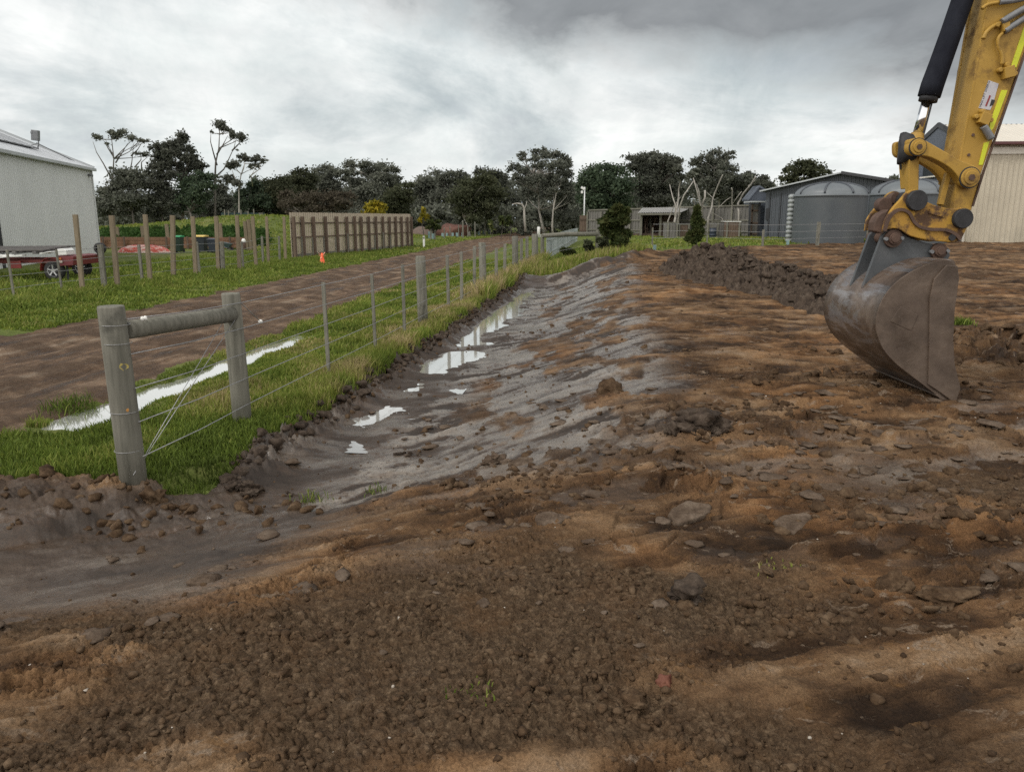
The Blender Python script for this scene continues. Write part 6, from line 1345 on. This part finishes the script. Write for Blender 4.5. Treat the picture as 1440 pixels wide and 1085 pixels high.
    T('gum_tree', 'twin headed gum with sky gap, tallest above the pale paling fence', 'tree', 508, 112, z6((480, 100, 50, 34), (440, 140, 45, 26), (585, 100, 60, 32), (650, 120, 60, 36), (715, 130, 55, 34), (610, 160, 80, 45), (690, 190, 70, 45), (520, 210, 50, 40), (600, 260, 90, 60), (760, 180, 30, 24)), GUM, PALEB, trunk=[(512, 322), (512, 275), (514, 245)], lsize=0.208, dens=10, tr=.28)
    T('scrub_tree', 'brownish spreading scrub tree close behind the pale paling fence', 'tree', 436, 82, z6((150, 330, 90, 40), (240, 300, 80, 45), (330, 300, 90, 45), (440, 290, 70, 35), (400, 345, 80, 40), (90, 280, 50, 40)), BROWNL, BARK, lsize=0.159, dens=7, tr=.16)
    T('bushy_tree', 'dark green bush right of the wattle behind the paling fence end', 'tree', 556, 90, z6((740, 280, 70, 60), (800, 310, 70, 60), (820, 220, 40, 26), (700, 330, 60, 50)), OLIVE, BARK, lsize=0.184, dens=10, tr=.18)
    T('gum_tree', 'dark gum standing right of the dip in the treeline', 'tree', 598, 112, z6((930, 190, 60, 34), (890, 220, 50, 34), (980, 220, 60, 40), (930, 280, 80, 60), (950, 340, 80, 50)), GUM, BARK, lsize=0.208, dens=10, tr=.25)
    T('gum_tree', 'gum with sky gaps in its crown, mid treeline over the planted rows', 'tree', 636, 108, z6((1060, 160, 55, 28), (1120, 155, 60, 30), (1020, 180, 40, 30), (1140, 210, 50, 40), (1080, 290, 90, 60), (1010, 300, 60, 60)), GUM, BARK, lsize=0.208, dens=9, tr=.25)
    T('bushy_tree', 'large olive green tree with forked low limbs over the planted rows', 'tree', 662, 92, z6((1180, 230, 90, 50), (1260, 200, 80, 50), (1140, 300, 80, 60), (1230, 310, 90, 60), (1320, 270, 80, 60), (1190, 370, 60, 40)), OLIVE, PALEB, trunk=[(660, 330), (659, 320), (652, 306)], lsize=0.184, dens=10, tr=.25)
    T('gum_tree', 'dark tree filling the treeline left of the big pale limbed gum', 'tree', 700, 112, z6((1260, 140, 50, 26), (1330, 160, 60, 36), (1370, 190, 60, 50), (1330, 260, 100, 70), (1400, 300, 80, 60)), GUM, BARK, lsize=0.208, dens=10, tr=.25)
    z7 = lambda *L_: [(700+a/7.75, 190+b/7.75, c/7.75, d/7.75) for a, b, c, d in L_]
    l7 = lambda *L_: [(700+a/7.75, 190+b/7.75) for a, b in L_]
    T('gum_tree', 'big pale limbed gum at the end of the road, tallest of the middle treeline', 'tree', 766, 98, z7((270, 220, 55, 42), (410, 185, 70, 45), (510, 170, 40, 40), (520, 240, 90, 60), (640, 230, 90, 60), (720, 280, 70, 60), (780, 340, 50, 70), (400, 280, 80, 50), (330, 380, 70, 60), (240, 400, 70, 60), (180, 370, 70, 70), (600, 360, 90, 80), (700, 430, 90, 80), (450, 420, 80, 70), (330, 520, 100, 80), (560, 540, 110, 90), (740, 560, 90, 90), (690, 690, 110, 80)), GUM, PALEB, trunk=l7((485, 980), (450, 820), (445, 640), (400, 450)), lsize=0.172, dens=7, tr=.3)
    T('gum_tree', 'slim pale trunked gum standing right beside the big pale limbed gum', 'tree', 778, 95, z7((640, 470, 60, 50), (700, 520, 60, 50), (600, 600, 50, 40), (760, 640, 60, 60)), GUM, PALEB, trunk=l7((595, 980), (605, 820), (640, 620), (645, 500)), lsize=0.159, dens=6, tr=.22)
    z3 = lambda *L_: [(780+a/3.6, 180+b/3.6, c/3.6, d/3.6) for a, b, c, d in L_]
    T('broad_tree', 'very dark dense domed tree behind the left part of the grey fence', 'tree', 848, 92, z3((250, 210, 60, 30), (190, 240, 60, 40), (310, 230, 60, 40), (150, 290, 50, 50), (230, 300, 90, 60), (320, 310, 80, 60), (200, 370, 80, 50), (300, 380, 80, 50)), DARKL, DKBARK, lsize=0.196, dens=13, tr=.3)
    T('gum_tree', 'wide dark gum rising behind the lean-to roof', 'tree', 908, 98, z3((420, 160, 60, 28), (490, 150, 60, 26), (560, 165, 55, 28), (610, 180, 45, 30), (440, 210, 70, 50), (540, 220, 90, 55), (460, 290, 80, 60), (560, 310, 90, 60), (500, 370, 90, 40)), GUM, DKBARK, lsize=0.196, dens=12, tr=.3)
    T('gum_tree', 'feathery topped gum with many small heads behind the pruned trees', 'tree', 1000, 86, z3((715, 180, 40, 26), (760, 160, 45, 30), (820, 135, 40, 26), (850, 165, 30, 34), (890, 128, 26, 16), (800, 190, 60, 36), (870, 210, 50, 40), (740, 230, 50, 40), (830, 250, 70, 40), (700, 260, 40, 40), (780, 290, 60, 40), (890, 250, 40, 34)), GUM, PALEB, trunk=[(1010, 320), (1012, 262), (1004, 238)], lsize=0.159, dens=8, tr=.22)
    T('gum_tree', 'low dark tree between the feathery gum and the charcoal shed', 'tree', 1055, 88, z3((975, 250, 45, 26), (1050, 260, 36, 24), (930, 290, 60, 40), (1000, 300, 70, 40), (950, 350, 80, 40), (1060, 300, 40, 30), (860, 340, 70, 50)), GUM, DKBARK, lsize=0.172, dens=11, tr=.2)
    T('gum_tree', 'rounded gum showing above the roof of the charcoal shed', 'tree', 1130, 76, z3((1270, 185, 60, 26), (1200, 215, 45, 34), (1320, 210, 60, 34), (1250, 230, 70, 40), (1170, 265, 40, 34), (1370, 235, 36, 24), (1280, 280, 90, 40)), OLIVE, BARK, lsize=0.159, dens=9, tr=.22)
    T('gum_tree', 'small dark treetop peeping between charcoal shed and excavator arm', 'tree', 1257, 80, [(1256, 252, 9, 4), (1250, 256, 6, 4)], GUM, BARK, lsize=.25, dens=10, tr=.12)
    T('wattle_tree', 'yellow flowering wattle showing over the pale paling fence', 'wattle', 528, 66, [(528, 288, 10, 6), (521, 293, 8, 6), (536, 292, 8, 6), (529, 297, 12, 6)], WATTLE, DKBARK, lsize=.22, dens=16, tr=.1)
    T('wattle_tree', 'thin yellow flecked wattle past the end of the pale paling fence', 'wattle', 596, 70, [(597, 296, 4, 4), (592, 303, 5, 4), (601, 304, 4, 3)], WATTLE, DKBARK, lsize=.2, dens=9, tr=.08)
    T('shrub', 'yellow green shrub standing in the planted rows', 'shrub', 609, 62, [(610, 318, 7, 4), (603, 321, 5, 3), (616, 321, 5, 3)], SHRUBL, DKBARK, lsize=.16, dens=12, tr=.05)
    for px, py, w, lab in ((690, 315, 4, 'small sapling bush left in the far planted row'), (705, 309, 5, 'paler sapling bush in the middle of the far planted row'), (716, 309, 4.5, 'dark sapling bush right in the far planted row')):
        T('sapling', lab, 'shrub', px, 80, [(px, py, w, 6), (px+2, py+5, w, 5)], SHRUBL, DKBARK, lsize=.18, dens=10, tr=.05)
    # bent bare pale trunk
    p = PX(739, 320, 84); t = thing('bare_trunk', 'bent bare pale trunk arching left beside the big pale limbed gum', 'tree', Z(p, 0)); m = MB(); m.tube([PX(x, y, 84) for x, y in ((739, 326), (737.5, 305), (737, 292), (734, 287), (727, 286), (720, 287))], [.14, .12, .1, .09, .07, .04], 7); m.build('trunk', PALEB, t); m = MB(); m.tube([PX(x, y, 84) for x, y in ((737, 296), (740, 288), (741, 283))], [.06, .05, .02], 5); m.build('branch', PALEB, t)
    # shrubs on the lawn
    def shrub(px, base, puffs, lab, leaf=SHRUBL, n=900, size=.1, name='shrub', Y=None):
        g = G(px, base); Y = g.y if Y is None else Y; u = Y/F; g = Vector((PX(px, base, Y).x, Y, bz(PX(px, base, Y).x, Y))); t = thing(name, lab, 'shrub', g); C = []; Rd = []
        for q in puffs: c = PX(q[0], q[1], Y); C.append((c.x, c.y+random.uniform(-.4, .4)*q[2]*u, c.z)); Rd.append((q[2]*u, q[2]*u, q[3]*u))
        C = np.array(C); Rd = np.array(Rd); sc, sr = [], []
        for c, r_ in zip(C, Rd):
            for _ in range(9): d = RNG.normal(size=3); d /= np.linalg.norm(d); sc.append(c+d*r_*RNG.uniform(.3, .85)); sr.append(r_*RNG.uniform(.3, .5))
        V, F_, Tn = leaves(np.array(sc), np.array(sr), np.full(len(sc), max(6, n//9)), size, .6, .2, -.5, 2.4); mesh_np('foliage', V, F_, leaf, t, {'tint': Tn})
        m = MB(); m.tube([g-Vector((0, 0, .1)), Vector((C[0][0], C[0][1], max(c[2] for c in C)))], [.05, .02], 6)
        for c in C: m.tube([g.lerp(Vector(C[0]), .3), Vector(tuple(c))], [.03, .01], 5)
        m.build('stem', DKBARK, t)
    shrub(864, 357, [(865, 303, 12, 9), (857, 312, 13, 10), (874, 313, 13, 10), (862, 324, 17, 11), (873, 328, 14, 11), (868, 342, 13, 11), (868, 296, 5, 7), (878, 302, 6, 8)], 'big rounded dark green shrub on the lawn at the head of the ditch', n=1500, size=.13)
    shrub(848, 356, [(848, 338, 9, 7), (851, 347, 8, 6)], 'low olive shrub tucked left of the big rounded shrub', OLIVE, 700, .10)
    shrub(826, 360, [(826, 346, 9, 8), (832, 352, 7, 6)], 'loose grey green bush left of the big shrub behind the log rail', OLIVE, 260, .10)
    shrub(796, 362, [(796, 352, 10, 5), (803, 355, 7, 4)], 'low weedy bush with pale flowers under the log rail', SHRUBL, 420, .09)
    shrub(979, 347, [(980, 297, 2.5, 6), (979, 305, 6, 6), (979, 315, 10, 7), (979, 326, 13, 7), (978, 336, 13, 6)], 'small dark fir shaped tree at the left end of the soil heap', SHRUBL, 1500, .12, 'fir_tree')
    shrub(1166, 342, [(1168, 319, 9, 7), (1164, 328, 7, 6), (1172, 328, 5, 5)], 'small leafy sapling in front of the clear water tank', SHRUBL, 330, .09)
    # pruned pale trees in front of the grey fence
    k6 = lambda q: (900+q[0]/7.2, 200+q[1]/7.2)
    def pruned(base, limbs, lab, Y, puffs=()):
        b = PX(*k6(base), Y); b.z = bz(b.x, b.y); t = thing('pruned_tree', lab, 'tree', b); m = MB()
        for path, r0, r1 in limbs:
            pts = [PX(*k6(q), Y) for q in path]; n_ = len(pts)
            for i, q in enumerate(pts): q.y += .25*i*math.sin(path[0][0]+i)
            m.tube(pts, [(r0+(r1-r0)*i/(n_-1))*.62 for i in range(n_)], 7)
        m.build('limbs', PALEB, t)
        if puffs:
            C = np.array([tuple(PX(*k6(q), Y)) for q in puffs]); Rd = np.array([(q[2]/7.2*Y/F, q[2]/7.2*Y/F, q[3]/7.2*Y/F) for q in puffs]); V, F_, Tn = leaves(C, Rd, np.full(len(C), 130), .2, .7); mesh_np('leaves', V, F_, GUM, t, {'tint': Tn})
    pruned((345, 930), [([(350, 930), (345, 800), (375, 690), (415, 545), (420, 470), (412, 385)], .13, .05), ([(385, 930), (385, 790), (395, 650), (418, 540), (520, 400)], .12, .04), ([(350, 930), (355, 640), (335, 560), (320, 410)], .09, .04), ([(290, 930), (290, 800), (340, 660), (390, 560)], .08, .03)], 'pruned pale multi stemmed tree in front of the lean-to', 49, ((410, 350, 40, 30), (380, 270, 60, 40), (300, 395, 24, 14), (310, 230, 30, 24)))
    pruned((620, 930), [([(625, 930), (605, 640), (560, 500), (530, 360)], .12, .05), ([(625, 930), (625, 620), (640, 560), (650, 490)], .11, .08), ([(615, 640), (600, 500), (590, 420)], .06, .03)], 'pruned forked tree behind the small fir', 50, ((520, 330, 40, 26),))
    pruned((690, 930), [([(690, 930), (688, 765), (745, 650), (765, 570), (795, 450), (800, 340)], .12, .05), ([(760, 590), (720, 540), (690, 500)], .04, .02), ([(770, 690), (860, 590), (900, 560)], .05, .03)], 'curved pale limbed tree leaning right over the hutch', 50, ((800, 320, 40, 26),))
    pruned((950, 930), [([(950, 930), (945, 760), (930, 600), (905, 490), (890, 470)], .10, .05), ([(940, 620), (1000, 520), (1020, 500)], .05, .03), ([(905, 930), (840, 770), (700, 690), (640, 640)], .05, .03)], 'pruned tree with a cut pale top behind the bench', 50.5, ((880, 480, 34, 14),))
    pruned((1005, 930), [([(1005, 930), (1008, 700), (1015, 620), (1060, 520), (1100, 430), (1108, 360)], .14, .06), ([(1095, 440), (1130, 420), (1155, 385)], .06, .03)], 'pale tree leaning right in front of the small gabled shed', 50, ((1090, 350, 50, 20),))
    # the wood behind and the scrub beneath it, too dense to count
    C, Rd = [], []
    for _ in range(360):
        px = random.uniform(120, 1080); Y = random.uniform(118, 150); p = PX(px, 300, Y); hh = random.uniform(2, 7.5)*(1 if px > 370 else .65); C.append((p.x, p.y, hh)); Rd.append((random.uniform(2, 4), 2.5, random.uniform(1.5, 2.6)))
    for _ in range(240):
        px = random.uniform(135, 1120); Y = random.uniform(96, 116); p = PX(px, 300, Y); C.append((p.x, p.y, random.uniform(.6, 3.0))); Rd.append((random.uniform(1.5, 3), 2, random.uniform(1, 1.8)))
    sc, sr = [], []
    for c, r_ in zip(np.array(C), np.array(Rd)):
        for _ in range(6): d = RNG.normal(size=3); d /= np.linalg.norm(d); sc.append(c+d*r_*RNG.uniform(.3, .9)); sr.append(r_*RNG.uniform(.35, .55))
    V, F_, Tn = leaves(np.array(sc), np.array(sr), np.full(len(sc), 75), .30, .5)
    tag(mesh_np('woodland', V, F_, GUM, None, {'tint': Tn}), kind='stuff')
    C, Rd = [], []
    for _ in range(420):
        px = random.uniform(136, 372); Y = random.uniform(49.5, 56); p = PX(px, 320, Y); z = bz(p.x, p.y); C.append((p.x, p.y, z+random.uniform(.1, .5))); Rd.append((.45, .4, .28))
    V, F_, Tn = leaves(np.array(C), np.array(Rd), np.full(len(C), 100), .11, .7); tag(mesh_np('weeds', V, F_, WEED, None, {'tint': Tn}), kind='stuff')
plants()
bpy.context.view_layer.update()
